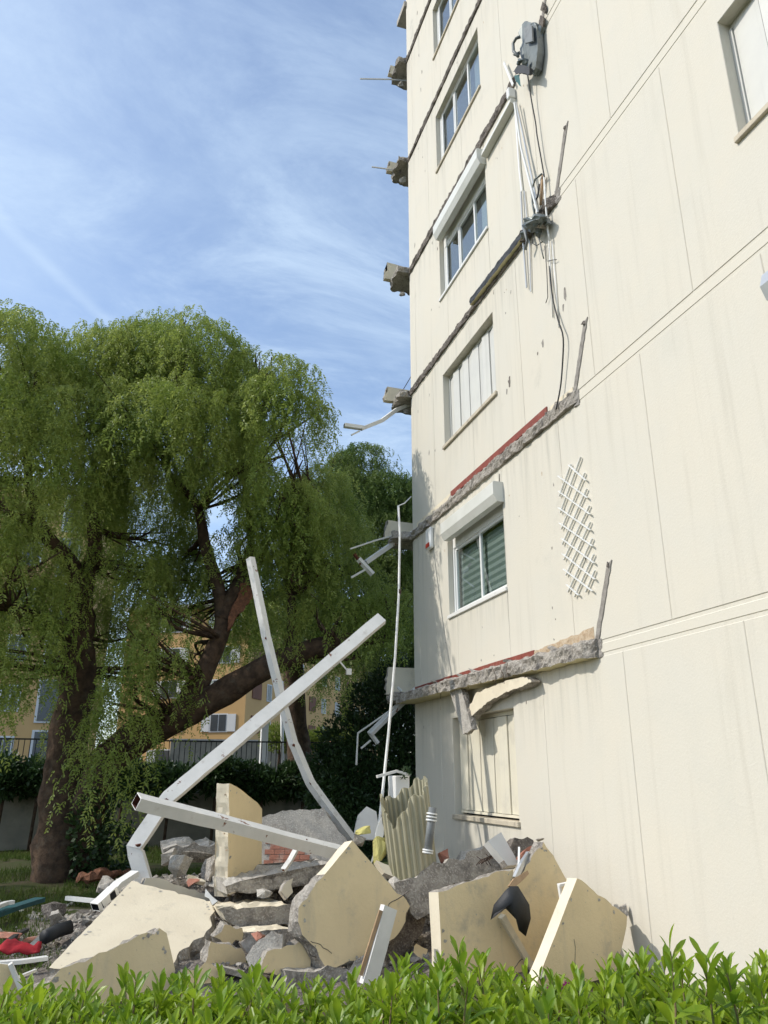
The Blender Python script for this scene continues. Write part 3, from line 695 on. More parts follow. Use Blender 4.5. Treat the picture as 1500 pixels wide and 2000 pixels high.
# ================================================================== TREES
def px_r(px, Y, py=1000): d = ray(750, py); return px/1500*Y*1.05
def spline(P, k=5):
    P = [Vector(p) for p in P]; Q = []
    for i in range(len(P)-1):
        p0, p1, p2, p3 = P[max(i-1, 0)], P[i], P[i+1], P[min(i+2, len(P)-1)]
        for j in range(k):
            t = j/k; Q.append(.5*((2*p1)+(p2-p0)*t+(2*p0-5*p1+4*p2-p3)*t*t+(3*p1-p0-3*p2+p3)*t**3))
    Q.append(P[-1]); return Q
def limb(name, pts, r0, r1, parent, k=5, n=10, wob=.12):
    Q = spline(pts, k); M = len(Q); V, Fc = sweep(Q, circ(1, n), [r0+(r1-r0)*(i/(M-1))**.8 for i in range(M)])
    V = [v+Vector((fbm(v, 2.2, 3), fbm(v+Vector((5, 0, 0)), 2.2, 3), 0))*(r0+r1)*.5*wob*2 for v in V]
    return mk(name, V, Fc, bark, parent, None, True)
def strand_templates(kind, nt_=10):
    """hanging twig with pinnate leaves: returns list of (q,4,3) quads, unit metres, hanging from the origin"""
    T = []
    for s in range(nt_):
        r = np.random.default_rng(100+s); L = r.uniform(.45, 1.05); nl = int(L*15); quads = []
        outx = r.uniform(.15, .45)
        for i in range(nl):
            t = (i+.5)/nl; base = np.array([outx*math.sin(min(1, t*1.7)*math.pi/2)+.03*math.sin(t*7+s), .03*math.sin(5*t+s), .10*math.sin(t*math.pi)*(1-t)-L*t**1.35])
            az = i*2.4+r.uniform(-.4, .4); leafd = np.array([math.cos(az)*.55, math.sin(az)*.55, -1.0]); leafd /= np.linalg.norm(leafd)
            side = np.cross(leafd, r.normal(size=3)); side /= np.linalg.norm(side); ll = r.uniform(.13, .20)
            for q in range(4):
                u = (q+.6)/4; p = base+leafd*ll*u; w_ = .060*(1-.40*u)+.010
                for sg in (-1, 1):
                    d_ = side*sg*.75+leafd*.7+r.normal(size=3)*.12; d_ = d_/np.linalg.norm(d_); nrm = np.cross(d_, r.normal(size=3)); nrm /= np.linalg.norm(nrm); wv = np.cross(nrm, d_)*.0105
                    quads.append([p-wv*.3, p+d_*w_*.5-wv, p+d_*w_, p+d_*w_*.5+wv])
        T.append(np.array(quads))
    return T
TPL = strand_templates(0)
def crown(name, blobs, density, m, parent, seed, scale=(.75, 1.25)):
    r = np.random.default_rng(seed); out = []; starts = []
    for (c, rx, ry, rz, wgt) in blobs:
        n_ = int(density*wgt*(rx*ry+rx*rz+ry*rz)*4.2/3*4)
        d_ = r.normal(size=(n_, 3)); d_ /= np.linalg.norm(d_, axis=1)[:, None]; d_[:, 2] = np.where(d_[:, 2] < -.45, -d_[:, 2], d_[:, 2])
        rad = r.uniform(.45, 1.0, n_)**.6
        p = np.array(c)+d_*rad[:, None]*np.array([rx, ry, rz])
        # uneven outline: thin out by a noise field
        keep = np.array([fbm(q*np.array([1, 1, .7]), 1.25, 3) > -.10+.22*(r.random()-.5) for q in p])
        for q, dd in zip(p[keep], d_[keep]):
            starts.append(q); az = math.atan2(dd[1], dd[0])+r.normal()*.6; s_ = r.uniform(*scale)
            ca, sa = math.cos(az)*s_, math.sin(az)*s_
            R = np.array([[ca, -sa, 0], [sa, ca, 0], [0, 0, s_]]); out.append((TPL[r.integers(len(TPL))] @ R.T)+q)
    V = np.concatenate(out).reshape(-1, 3)
    return mkbig(name, V, 4, m, parent), starts
def twigs(parent, limbs, blobs, seed, n_each=7):
    """thin boughs from the nearest limb into each clump, joined in one part"""
    r = random.Random(seed); V = []; Fc = []
    pts = [Vector(p) for L_ in limbs for p in spline(L_, 6)]
    for (c, rx, ry, rz, wgt) in blobs:
        c = Vector(c); cand = [p for p in pts if p.z < c.z+.3] or pts; near = min(cand, key=lambda p: (p-c).length)
        for q in range(n_each):
            e = c+Vector((r.uniform(-.8, .8)*rx, r.uniform(-.8, .8)*ry, r.uniform(-.1, .75)*rz))
            mid = near.lerp(c, .55)+Vector((r.uniform(-.3, .3), r.uniform(-.3, .3), r.uniform(-.2, .2)))
            Q = spline([near, mid, e], 4); L_ = len(Q); rr = .055 if q < 2 else .025
            v, f = sweep(Q, circ(1, 5), [rr*(1-.8*i/(L_-1)) for i in range(L_)]); b = len(V); V += v; Fc += [tuple(i+b for i in x) for x in f]
    o = mk('boughs', V, Fc, bark, parent, None, True); o['kind'] = 'stuff'; return o
def B(px, py, Y, r_, sx=1, sz=1, w_=1):
    c = A(px, py, Y); R_ = r_/1500*(c-O).length; return (tuple(c), R_*sx, R_*sx*1.15, R_*sz, w_)

# near pepper tree, two stems
T1 = empty('pepper_tree', A(120, 1690, 15.2), 'huge weeping pepper tree with a leaning dark trunk at the left', 'tree')
Yt = 15.2
base = Vector((-1.0, 15.2, -.1))
L1 = [base, A(118, 1600, 15.2), A(130, 1480, 15.2), A(150, 1330, 15.1), A(152, 1220, 15.0), A(160, 1130, 14.9)]
limb('trunk', L1, .46, .24, T1, 6, 14)
L1a = [A(160, 1140, 14.9), A(125, 1085, 14.7), A(90, 1045, 14.5), A(60, 960, 14.3), A(50, 820, 14)]; limb('limb', L1a, .20, .06, T1)
L1b = [A(158, 1140, 14.9), A(185, 1075, 14.9), A(180, 980, 15), A(210, 880, 15.1), A(220, 760, 15.2)]; limb('limb', L1b, .20, .05, T1)
L1c = [A(150, 1240, 15.0), A(80, 1210, 14.4), A(20, 1190, 13.9)]; limb('limb', L1c, .18, .09, T1)
L2 = [base+Vector((.35, .1, 0)), A(180, 1560, 15.0), A(235, 1465, 14.7), A(320, 1412, 14.4), A(420, 1362, 14.1), A(520, 1302, 13.8), A(600, 1272, 13.6), A(680, 1250, 13.5), A(770, 1240, 13.6)]
limb('leaning_trunk', L2, .40, .13, T1, 6, 14)
L3 = [A(350, 1402, 14.3), A(395, 1320, 14.2), A(425, 1255, 14.2), A(437, 1200, 14.2), A(425, 1140, 14.3), A(400, 1060, 14.4), A(385, 985, 14.5), A(330, 925, 14.7), A(300, 830, 14.8)]; limb('limb', L3, .22, .05, T1, 6)
L4 = [A(436, 1210, 14.2), A(460, 1160, 14.15), A(485, 1135, 14.1)]; limb('limb', L4, .17, .12, T1)
L5 = [A(437, 1205, 14.2), A(470, 1120, 14.5), A(490, 1060, 14.8), A(480, 960, 15), A(470, 900, 15.1), A(500, 800, 15.2)]; limb('limb', L5, .12, .04, T1, 6)
L6 = [A(570, 1275, 13.7), A(570, 1180, 13.9), A(565, 1120, 14.2), A(600, 1060, 14.4)]; limb('limb', L6, .11, .05, T1)
# torn end of the broken limb
P_ = [A(x, y, 13.95) for x, y in ((470, 1140), (485, 1136), (494, 1150), (492, 1165), (478, 1188), (462, 1205), (447, 1230), (446, 1212), (452, 1190), (466, 1165))]
panel('torn_wood', P_, (.1, -1, .1), .14, [rawwood]*4, broken=tuple(range(10)), rough=.03, parent=T1, step=.05)
bl = []
for (x, y, Y, r_) in [(20, 700, 13.5, 105), (-60, 800, 13, 120), (100, 760, 14.2, 90), (200, 720, 15, 95), (165, 850, 13.4, 110), (300, 715, 14.4, 95), (390, 690, 13.6, 78), (360, 640, 14.6, 48), (300, 660, 15.6, 55), (270, 830, 13.0, 110), (385, 810, 13.2, 95),
                    (480, 770, 13.4, 72), (540, 770, 12.6, 62), (570, 845, 12.4, 52), (520, 880, 12.8, 80), (450, 930, 15.6, 80), (545, 960, 12.9, 62), (60, 900, 13.2, 115), (-50, 1000, 13, 120), (160, 1000, 16.2, 95), (290, 960, 16, 80),
                    (20, 1110, 13.2, 100), (110, 1180, 16.4, 75), (240, 1110, 14.6, 80), (300, 1140, 15.8, 75), (310, 1060, 16, 65), (40, 1235, 12.9, 60), (-60, 1300, 12.8, 70), (215, 1250, 16.6, 75), (290, 1260, 12.9, 68), (110, 1300, 16.6, 62), (20, 600+60, 15, 60),
                    (500, 1040, 13.6, 55), (570, 1040, 13.4, 50), (590, 1130, 13.6, 48), (640, 1190, 13.3, 48), (700, 1190, 13.4, 50), (760, 1180, 13.4, 50), (250, 1340, 13.2, 40), (190, 1370, 16.8, 50), (320, 1190, 13.2, 40), (370, 1110, 16, 50), (240, 1400, 12.9, 40), (200, 1480, 12.8, 35), (330, 1290, 13.4, 50), (640, 1120, 14, 50), (700, 1130, 14.2, 45), (350, 1235, 16.8, 55), (420, 1225, 17, 50), (470, 1190, 17, 50), (395, 1165, 16.6, 55), (330, 1320, 16.8, 45), (520, 1190, 17.2, 45), (390, 1295, 17.5, 38), (640, 1290, 13.5, 26), (690, 1290, 13.5, 28), (560, 740, 12.9, 52), (590, 805, 12.7, 46), (560, 900, 12.9, 55), (500, 720, 13.2, 50), (620, 950, 14.6, 58), (655, 1030, 14.2, 52), (610, 1010, 13.6, 45)]:
    bl.append(B(x, y, Y, r_, 1.05, .82, (.62 if y > 1200 else .9) if y > 1100 else 1.12))
for (x, y, z, r_) in [(-6, 14, 8.0, 1.7), (-7.5, 15.5, 6.5, 1.7), (-5.5, 16.5, 7.5, 1.7), (-7, 14, 4.6, 1.4), (-4.4, 16, 5.5, 1.4)]: bl.append(((x, y, z), r_, r_, r_*.8, .5))  # unseen clumps left of the frame, added to shade the trunk foot
cr1, st1 = crown('crown', bl, 17, leafm, T1, 3, (.8, 1.35))
twigs(T1, [L1, L1a, L1b, L1c, L2, L3, L5, L6], bl, 5)
# second pepper tree behind
T2 = empty('pepper_tree', A(585, 1500, 21), 'smaller darker pepper tree behind the broken posts, beside the block', 'tree')
K1 = [A(590, 1530, 20.5), A(575, 1350, 20.5), A(568, 1180, 20.4), A(590, 1110, 20.3), A(640, 1050, 20.2), A(668, 1030, 20.1)]; limb('trunk', K1, .34, .12, T2, 6)
K2 = [A(655, 1040, 20.2), A(640, 980, 20.4), A(650, 900, 20.5)]; limb('limb', K2, .09, .03, T2)
K3 = [A(590, 1120, 20.3), A(700, 1180, 20), A(800, 1090, 19.8), A(850, 1050, 19.8)]; limb('limb', K3, .12, .06, T2)
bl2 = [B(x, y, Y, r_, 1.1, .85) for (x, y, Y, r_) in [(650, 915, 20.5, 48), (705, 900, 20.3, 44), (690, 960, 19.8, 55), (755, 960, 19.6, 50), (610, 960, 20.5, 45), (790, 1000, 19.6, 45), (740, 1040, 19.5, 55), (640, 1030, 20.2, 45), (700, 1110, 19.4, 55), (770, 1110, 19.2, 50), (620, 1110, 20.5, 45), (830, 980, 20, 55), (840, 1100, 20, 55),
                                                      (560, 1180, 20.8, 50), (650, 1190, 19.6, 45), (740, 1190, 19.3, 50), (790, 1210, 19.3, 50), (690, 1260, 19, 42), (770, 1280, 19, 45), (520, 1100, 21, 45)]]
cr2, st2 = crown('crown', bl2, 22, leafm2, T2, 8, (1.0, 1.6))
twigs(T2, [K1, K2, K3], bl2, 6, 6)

# broad leaf shrubs: quads scattered on clumps
def leafmass(name, blobs, nper, size, m, parent, seed, asp=.35):
    r = np.random.default_rng(seed); out = []
    for (c, rx, ry, rz, wgt) in blobs:
        n_ = int(nper*wgt); d_ = r.normal(size=(n_, 3)); d_ /= np.linalg.norm(d_, axis=1)[:, None]
        rad = r.uniform(.35, 1.05, n_)**.5; lump = np.array([1+.28*fbm(v, 1.7, 3) for v in d_*2+np.array(c)])
        p = np.array(c)+d_*(rad*lump)[:, None]*np.array([rx, ry, rz])
        a = d_+r.normal(size=(n_, 3))*.7+np.array([0, 0, .25]); a /= np.linalg.norm(a, axis=1)[:, None]
        b = np.cross(a, r.normal(size=(n_, 3))); b /= np.linalg.norm(b, axis=1)[:, None]; s_ = r.uniform(.7, 1.3, n_)[:, None]*size
        out.append(np.stack([p, p+a*s_*.5-b*s_*asp*.5, p+a*s_, p+a*s_*.5+b*s_*asp*.5], 1))
    V = np.concatenate(out).reshape(-1, 3); V = V[:len(V)//4*4]
    return mkbig(name, V, 4, m, parent)
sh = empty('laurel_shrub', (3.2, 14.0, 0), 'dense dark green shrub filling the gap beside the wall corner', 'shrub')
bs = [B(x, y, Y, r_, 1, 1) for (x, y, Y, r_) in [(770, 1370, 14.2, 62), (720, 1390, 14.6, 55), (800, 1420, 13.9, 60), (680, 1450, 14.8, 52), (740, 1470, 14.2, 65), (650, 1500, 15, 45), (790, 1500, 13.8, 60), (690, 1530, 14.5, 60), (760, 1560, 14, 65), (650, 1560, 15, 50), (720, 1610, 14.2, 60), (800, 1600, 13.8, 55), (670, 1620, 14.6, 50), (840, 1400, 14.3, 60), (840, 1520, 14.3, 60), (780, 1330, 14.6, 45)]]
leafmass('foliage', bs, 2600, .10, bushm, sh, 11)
for i, (x, y) in enumerate(((700, 1480), (760, 1450), (730, 1520), (680, 1550))):
    tube('stem', spline([(A(x, 1640, 14.4)), A(x+10, 1560, 14.4), A(x, y, 14.4)], 3), .03, bark, sh, 6)

# garden wall with railing, planting behind it
wl = empty('garden_wall', (-8, 20.9, 0), 'low stained garden wall carrying a black railing behind the trees', 'wall')
box('wall_body', -34, 8.5, 20.9, 21.15, -.1, 1.50, garden_w, wl); box('coping', -34, 8.5, 20.86, 21.19, 1.502, 1.56, cream, wl)
rl = empty('iron_railing', (-4, 21, 1.56), 'black iron railing on top of the garden wall', 'railing')
for z in (1.64, 2.42): box('rail', -26, 8.4, 21.0, 21.03, z, z+.035, iron, rl)
xb = -11.0
b0 = box('baluster', xb, xb+.018, 21.006, 21.024, 1.56, 2.44, iron, rl)
while xb < 8.3:
    xb += .13; c_ = b0.copy(); C.objects.link(c_); c_.parent = rl; c_.location = b0.location+Vector((xb+11, 0, 0))
def shrub(px, py, Y, r_, m, label, n_=1800, size=.09, sz=1, sx=1, name='garden_shrub', cat='shrub', group=None):
    c, rx, ry, rz, _ = B(px, py, Y, r_, sx, sz); z0 = max(0, c[2]-rz)
    e = empty(name, (c[0], c[1], z0*0+ (1.48 if Y > 21.3 else 0)), label, cat, group)
    subs = [((c[0]+rx*random.uniform(-.5, .5), c[1]+ry*random.uniform(-.3, .3), c[2]+rz*random.uniform(-.4, .3)), rx*.62, ry*.6, rz*.66, 1) for _ in range(5)]
    leafmass('foliage', subs, n_//5, size, m, e, int(px+py)); tube('stem', [(c[0], c[1], 0 if Y < 21 else 1.45), (c[0]+.05, c[1], c[2])], .04, bark, e, 6)
for i, x in enumerate((545, 590, 635, 668)):
    shrub(x, 1442+(i % 2)*6, 24+i*.5, 36, ylm, ['bright yellow green clipped bush behind the railing, leftmost of four', 'bright yellow green bush behind the railing, second from the left', 'bright yellow green bush behind the railing, third from the left', 'bright yellow green bush behind the railing, nearest the dark shrub'][i], 2600, .10, .75, 1.15, 'bright_bush', 'bush', 'bright bushes behind the railing')
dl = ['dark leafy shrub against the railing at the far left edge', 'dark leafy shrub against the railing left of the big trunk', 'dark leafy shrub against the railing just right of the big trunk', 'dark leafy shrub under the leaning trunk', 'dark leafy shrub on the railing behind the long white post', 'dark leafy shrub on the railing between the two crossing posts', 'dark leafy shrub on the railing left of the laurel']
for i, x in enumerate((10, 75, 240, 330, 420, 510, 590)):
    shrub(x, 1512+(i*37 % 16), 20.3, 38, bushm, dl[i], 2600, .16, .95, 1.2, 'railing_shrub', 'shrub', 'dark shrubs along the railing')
fl = empty('red_flower_pot', A(638, 1450, 24.5), 'small round orange red flower among the bright bushes', 'flower'); rock('bloom', A(637, 1448, 24.4), (.07, .07, .1), 5, mat('orange_red', (.6, .09, .02), .6), parent=fl, sub=1); rock('bloom', A(646, 1450, 24.4), (.06, .06, .07), 6, mat('peach', (.7, .35, .2), .6), parent=fl, sub=1)

# distant orange apartment blocks
def far_block(name, label, corner, dirA, lenA, dirB, lenB, zb, storeys, wins, hst=2.9):
    e = empty(name, corner, label, 'building'); c = Vector((corner[0], corner[1], zb)); h = storeys*hst
    a = Vector((*dirA, 0)).normalized(); b = Vector((*dirB, 0)).normalized(); up_ = Vector((0, 0, 1))
    P = [c, c+a*lenA, c+a*lenA+b*lenB, c+b*lenB]; V = P+[p+up_*h for p in P]
    mk('wall', V, [(0, 1, 5, 4), (1, 2, 6, 5), (2, 3, 7, 6), (3, 0, 4, 7)], orange, e)
    cen = (P[0]+P[2])/2; Pr = [p+(p-cen).normalized()*.7 for p in P]
    V = [p+up_*h for p in Pr]+[p+up_*(h+.3) for p in Pr]; mk('roof', V, [(0, 1, 2, 3), (7, 6, 5, 4), (0, 1, 5, 4), (1, 2, 6, 5), (2, 3, 7, 6), (3, 0, 4, 7)], conc_l, e)
    for (face, u, w_, kind) in wins:
        d_ = a if face == 'A' else b; nrm = (-b if face == 'A' else -a)
        for s in range(storeys):
            z = .9+s*hst; hh = 1.35
            if kind == 'stair': z = .3+s*hst; hh = 2.3
            o0 = c+d_*u+up_*z+nrm*.02
            def q(du0, du1, z0, z1, off, m, nm, par):
                pts = []
                for off_ in (0, off):
                    for (du, dz) in ((du0, z0), (du1, z0), (du1, z1), (du0, z1)): pts.append(o0+d_*du+up_*dz+nrm*off_)
                return mk(nm, pts, [(4, 5, 6, 7), (0, 1, 5, 4), (1, 2, 6, 5), (2, 3, 7, 6), (3, 0, 4, 7)], m, par)
            if kind == 'shut': q(0, w_, -.1, hh, .06, brownsh, 'shutter', e)
            else:
                f = q(-.1, w_+.1, -.1, hh+.1, .05, farwhite, 'window', e)
                npn = 2 if kind != 'stair' else 1
                for i in range(npn): q(w_*i/npn+.05, w_*(i+1)/npn-.05, 0, hh, .08, farglass, 'pane', f)
                if kind == 'leaf':
                    for s0 in (-w_*.55, w_*1.05): q(s0, s0+w_*.5, -.05, hh+.05, .07, farwhite, 'shutter', e)
    return e
farwhite = mat('far_white', (.74, .74, .72), .7, (.68, .68, .67), .5); farglass = mat('far_glass', (.05, .06, .07), .15, (.10, .11, .12), .5, spec=.6)
ca = A(475, 1450, 68); cb = A(680, 1440, 92)
far_block('orange_apartment_block', 'long orange apartment block with brown and white windows beyond the bright bushes', (ca.x, ca.y, 1.4), (cb.x-ca.x, cb.y-ca.y), 46, (-.86, .50), 12, 1.4, 5,
          [('A', 1.2, 1.9, 'shut'), ('A', 4.4, .9, 'win'), ('A', 8.2, 1.0, 'stair'), ('A', 12, 1.2, 'win'), ('A', 15.2, 1.9, 'shut'), ('A', 19, 1.2, 'win'), ('A', 23.5, 1.4, 'win'), ('A', 27, 1.9, 'shut'), ('A', 31, 1.2, 'win'), ('A', 35.5, 1.3, 'stair'), ('A', 39, 1.2, 'win'), ('A', 42, 1.9, 'shut'), ('B', 1.6, 1.5, 'leaf'), ('B', 6.5, 1.5, 'leaf')])
cb_ = A(140, 1450, 50)
far_block('orange_apartment_block', 'orange apartment block with a glazed stairwell seen through the tree at the far left', (cb_.x, cb_.y, 1.4), (-1, .03), 22, (.05, 1), 14, 1.4, 6, [('A', 1.0, 1.1, 'stair'), ('A', 3.2, .95, 'win'), ('A', 4.6, .6, 'shut'), ('A', 5.3, 1.4, 'shut'), ('A', 8.0, 1.2, 'win'), ('A', 11, 1.6, 'shut')])
lp = empty('white_street_pole', A(552, 1500, 23.5), 'thin white pole standing behind the crossing posts', 'pole'); tube('shaft', [A(552, 1540, 23.5), A(550, 1330, 23.5)], .05, pvc, lp)
box('pole_base', A(552, 1540, 23.5).x-.12, A(552, 1540, 23.5).x+.12, 23.38, 23.62, 1.48, 1.6, conc_l, lp)
gp = empty('gate_post', A(516, 1460, 23), 'short white gate post left of the bright bushes', 'post'); p = A(516, 1460, 23); box('shaft', p.x-.1, p.x+.1, p.y, p.y+.2, 1.48, p.z+.7, white_p, gp, .01); box('cap', p.x-.13, p.x+.13, p.y-.03, p.y+.23, p.z+.702, p.z+.76, white_p, gp)
hw = empty('house_wall', A(400, 1450, 34), 'low grey street wall under the far orange block', 'wall'); p = A(440, 1450, 34); box('wall_body', p.x-2.2, p.x+3, 34, 34.25, 1.4, p.z+.05, garden_w, hw); box('coping', p.x-2.25, p.x+3.05, 33.95, 34.3, p.z+.052, p.z+.12, conc_l, hw)

# ================================================================== RUBBLE
BG = 'beige balcony parapet panels in the rubble'
MP = [beige, conc, cream, beige]
# big slab lying face up, lit by the sun
p1, p2, p3 = A(257, 1721, 9.0), A(415, 1768, 8.6), A(95, 1890, 7.55)
nR = (p2-p1).cross(p3-p1).normalized(); nR = nR if nR.z > 0 else -nR
o = panel('fallen_slab', [onplane(x, y, p1, nR) for x, y in ((257, 1721), (330, 1740), (400, 1757), (415, 1768), (414, 1802), (398, 1830), (372, 1842), (347, 1866), (338, 1888), (225, 1905), (95, 1890))], nR, .17, [cream, conc, cream, conc], broken=(0, 1, 2, 3, 4, 5, 6, 7, 8, 9), rough=.022, slant=.05, seed=1)
tag(o, 'large cream slab lying face up in the sun at the left of the rubble', 'slab')
o = pxpanel('parapet_panel', ((45, 1938), (150, 1880), (262, 1833), (312, 1811), (326, 1822), (342, 1890), (356, 1975), (48, 2010)), (200, 1900, 7.05), (.24, -.95, .16), .13, MP, broken=(0, 1, 2, 3), rough=.022, slant=-.01, seed=2)
tag(o, 'shaded beige parapet panel with a crumbling sloped top edge, front left above the hedge', 'panel', BG)
o = pxpanel('parapet_panel', ((-60, 1872), (18, 1884), (42, 1945), (46, 2000), (-60, 2000)), (10, 1930, 6.9), (.28, -.95, .1), .10, [beige, conc, white_p, beige], seed=3)
tag(o, 'beige panel with a white edge cut off by the left border of the photo', 'panel', BG)
bar('white_edge', [onplane(20, 1882, A(10, 1930, 6.86), Vector((.28, -.95, .1))), onplane(48, 1950, A(10, 1930, 6.86), Vector((.28, -.95, .1)))], .07, .03, white_p, o)
# standing wall piece
n3 = Vector((.80, -.60, .0)).normalized()
o = pxpanel('standing_wall_piece', ((448, 1530), (470, 1543), (500, 1566), (512, 1580), (511, 1712), (444, 1752)), (448, 1640, 9.2), n3, .16, [beige, cream, cream, cream], broken=(0, 1, 2, 5), rough=.012, seed=4)
tag(o, 'upright beige wall piece with a pale narrow edge standing in the middle of the rubble', 'wall piece')
for i, (x, y) in enumerate(((440, 1552), (437, 1600), (438, 1628), (442, 1660))): rock('chip_scar', onplane(x, y, A(448, 1640, 9.13), Vector((-.6, -.8, 0))), (.02, .02, .012), 70+i, adhes, parent=o, sub=1)
# wall with tiles
n4 = Vector((-.30, -.92, .30)).normalized(); a4 = (600, 1640, 10.2)
o = pxpanel('tiled_wall_piece', ((505, 1597), (535, 1590), (560, 1585), (600, 1580), (632, 1577), (645, 1600), (660, 1620), (676, 1640), (700, 1680), (690, 1715), (505, 1725)), a4, n4, .14, [conc_l, conc, conc, conc_l], broken=(0, 1, 2, 3, 4, 5, 6, 7, 8), rough=.03, seed=5)
tag(o, 'grey mortar wall piece with a patch of red tiles, behind the fallen white beam', 'wall piece')
p4 = A(*a4)
u4 = Vector((0, 0, 1)).cross(n4).normalized(); v4 = n4.cross(u4)
org4 = onplane(511, 1712, p4, n4)
def p2uv(x, y): d_ = onplane(x, y, p4, n4)-org4; return d_.dot(u4), d_.dot(v4)
tw, th_ = .125, .062; tile0 = None
for r_ in range(10):
    for q in range(8):
        uu = q*tw-(tw/2 if r_ % 2 else 0)+.01; vv = r_*th_
        lim = .36+.50*max(0, 1-vv/.36) if vv < .36 else .31-(vv-.36)*.9
        if uu < -.02 or uu+tw > lim or vv > .60: continue
        P = [org4+u4*(uu+a)+v4*(vv+b)+n4*.002 for a, b in ((.003, .003), (tw-.003, .003), (tw-.003, th_-.003), (.003, th_-.003))]; P2 = [p+n4*(.010+random.uniform(0, .002)) for p in P]
        mk('tile', P+P2, [(4, 5, 6, 7), (0, 1, 5, 4), (1, 2, 6, 5), (2, 3, 7, 6), (3, 0, 4, 7)], redtile_l if (r_*3+q) % 4 else brick_m, o) if False else mk('tile', P+P2, [(4, 5, 6, 7), (0, 1, 5, 4), (1, 2, 6, 5), (2, 3, 7, 6), (3, 0, 4, 7)], brick_m, o)
# horizontal floor slabs, broken fronts
def floorslab(pix, Y, depth, mats, label, seed, n=(0, -1, 0), rough=.035, name='floor_slab', tilt=.0, brk=None, cat='slab'):
    o_ = pxpanel(name, pix, (pix[0][0], pix[0][1], Y), n, depth, mats, broken=tuple(range(len(pix))) if brk is None else brk, rough=rough, seed=seed, rings=6, step=.06)
    return tag(o_, label, cat)
floorslab(((440, 1727), (520, 1716), (624, 1699), (668, 1692), (660, 1712), (598, 1731), (520, 1740), (442, 1747)), 8.8, .9, [conc, conc_l, conc_l, conc], 'long broken concrete slab edge at the foot of the tiled wall piece', 11, (.1, -.99, .0))
floorslab(((425, 1774), (500, 1772), (568, 1768), (590, 1792), (580, 1815), (545, 1806), (500, 1814), (470, 1812), (440, 1798)), 8.3, .75, [conc, cream, conc_l, conc], 'thick broken floor slab with a pale top and rough grey front, centre of the rubble', 12, (.08, -.99, .05), .022)
floorslab(((285, 1716), (330, 1722), (400, 1745), (412, 1752), (412, 1775), (330, 1765), (280, 1745)), 9.5, 1.6, [cream, conc_l, conc_l, conc], 'dusty flat slab strewn with stones behind the sunlit cream slab', 13, (.2, -.98, .1), .03)
floorslab(((318, 1655), (345, 1650), (400, 1652), (431, 1655), (431, 1676), (395, 1680), (350, 1672), (322, 1676)), 10.6, .9, [conc, conc_l, conc_l, conc], 'grey broken slab with grass on it behind the standing wall piece', 14, (0, -1, 0), .04)
# the big diamond panel
n6 = Vector((.26, -.94, .18)).normalized()
o = pxpanel('parapet_panel', ((688, 1642), (745, 1708), (800, 1770), (792, 1800), (770, 1832), (735, 1858), (705, 1874), (672, 1884), (640, 1898), (622, 1872), (606, 1842), (590, 1826), (582, 1800), (584, 1774), (635, 1708)), (690, 1770, 7.15), n6, .15, [beige, conc, cream, beige], broken=(1, 2, 3, 4, 5, 6, 7, 8, 9, 10, 11, 12, 13), rough=.02, slant=.035, seed=6)
tag(o, 'big beige panel standing on its corner like a diamond in the centre of the rubble', 'panel', BG)
# hairline cracks as thin dark grooves of broken paint
def crack(pix, anchor, n, parent, r_=.004):
    n = Vector(n).normalized(); p0 = A(*anchor)+n*.001
    P = [onplane(x, y, p0, n) for x, y in pix]; Q = []
    for a, b in zip(P[:-1], P[1:]):
        for j in range(3): q = a.lerp(b, j/3); Q.append(q+Vector((fbm(q, 20, 2), 0, fbm(q+Vector((3, 3, 3)), 20, 2)))*.012)
    Q.append(P[-1]); Q = [onplane_w(q, p0, n) for q in Q]
    tube('crack', Q, r_, conc_b, parent, 4)
def onplane_w(q, p0, n): return q-n*((q-p0).dot(n))
crack(((800, 1742), (780, 1755), (759, 1765), (758, 1785)), (690, 1770, 7.15), n6, o); crack(((584, 1832), (600, 1845), (606, 1862), (618, 1870)), (690, 1770, 7.15), n6, o, .006)
crack(((606, 1838), (625, 1845), (648, 1862)), (690, 1770, 7.15), n6, o, .003)
# pieces in front of and under the diamond
def chunk(pix, Y, n, th, mats, label, seed, cat='concrete chunk', group='larger broken concrete chunks', rough=.03):
    o_ = pxpanel('concrete_chunk', pix, (pix[0][0], pix[0][1], Y), n, th, mats, broken=tuple(range(len(pix))), rough=rough, seed=seed, step=.05)
    return tag(o_, label, cat, group)
chunk(((482, 1872), (506, 1838), (532, 1814), (556, 1826), (548, 1868), (520, 1896), (490, 1896)), 7.1, (-.3, -.9, .3), .13, [conc_l, conc, conc, conc], 'tilted grey slab fragment with a rough face left of the diamond panel', 21)
chunk(((508, 1894), (522, 1858), (560, 1846), (590, 1834), (612, 1846), (606, 1892), (560, 1912)), 6.95, (.3, -.94, .12), .08, [beige, conc, conc, conc], 'cracked beige panel fragment at the lower left of the diamond panel', 22, rough=.018)
floorslab(((470, 1822), (520, 1816), (584, 1820), (598, 1838), (540, 1848), (478, 1846)), 7.75, .5, [conc, cream, conc_l, conc], 'thinner broken slab lying below the thick floor slab', 24, (0, -.99, .08), .02)
chunk(((418, 1830), (440, 1802), (474, 1812), (472, 1838), (450, 1848)), 7.6, (.35, -.92, -.1), .09, [beige, conc, conc, conc], 'beige faced chunk under the end of the sunlit slab', 25)
chunk(((402, 1880), (412, 1838), (440, 1845), (478, 1862), (480, 1890), (462, 1902)), 7.3, (.3, -.94, -.05), .12, [beige, conc, cream, conc], 'dark beige block lying under the sunlit slab', 26)
chunk(((352, 1935), (365, 1895), (400, 1880), (430, 1905), (455, 1935), (440, 1975), (360, 1975)), 6.95, (.3, -.95, .1), .3, [beige, conc_b, conc, conc], 'low beige and grey chunk half hidden by hedge right of the front panel', 27)
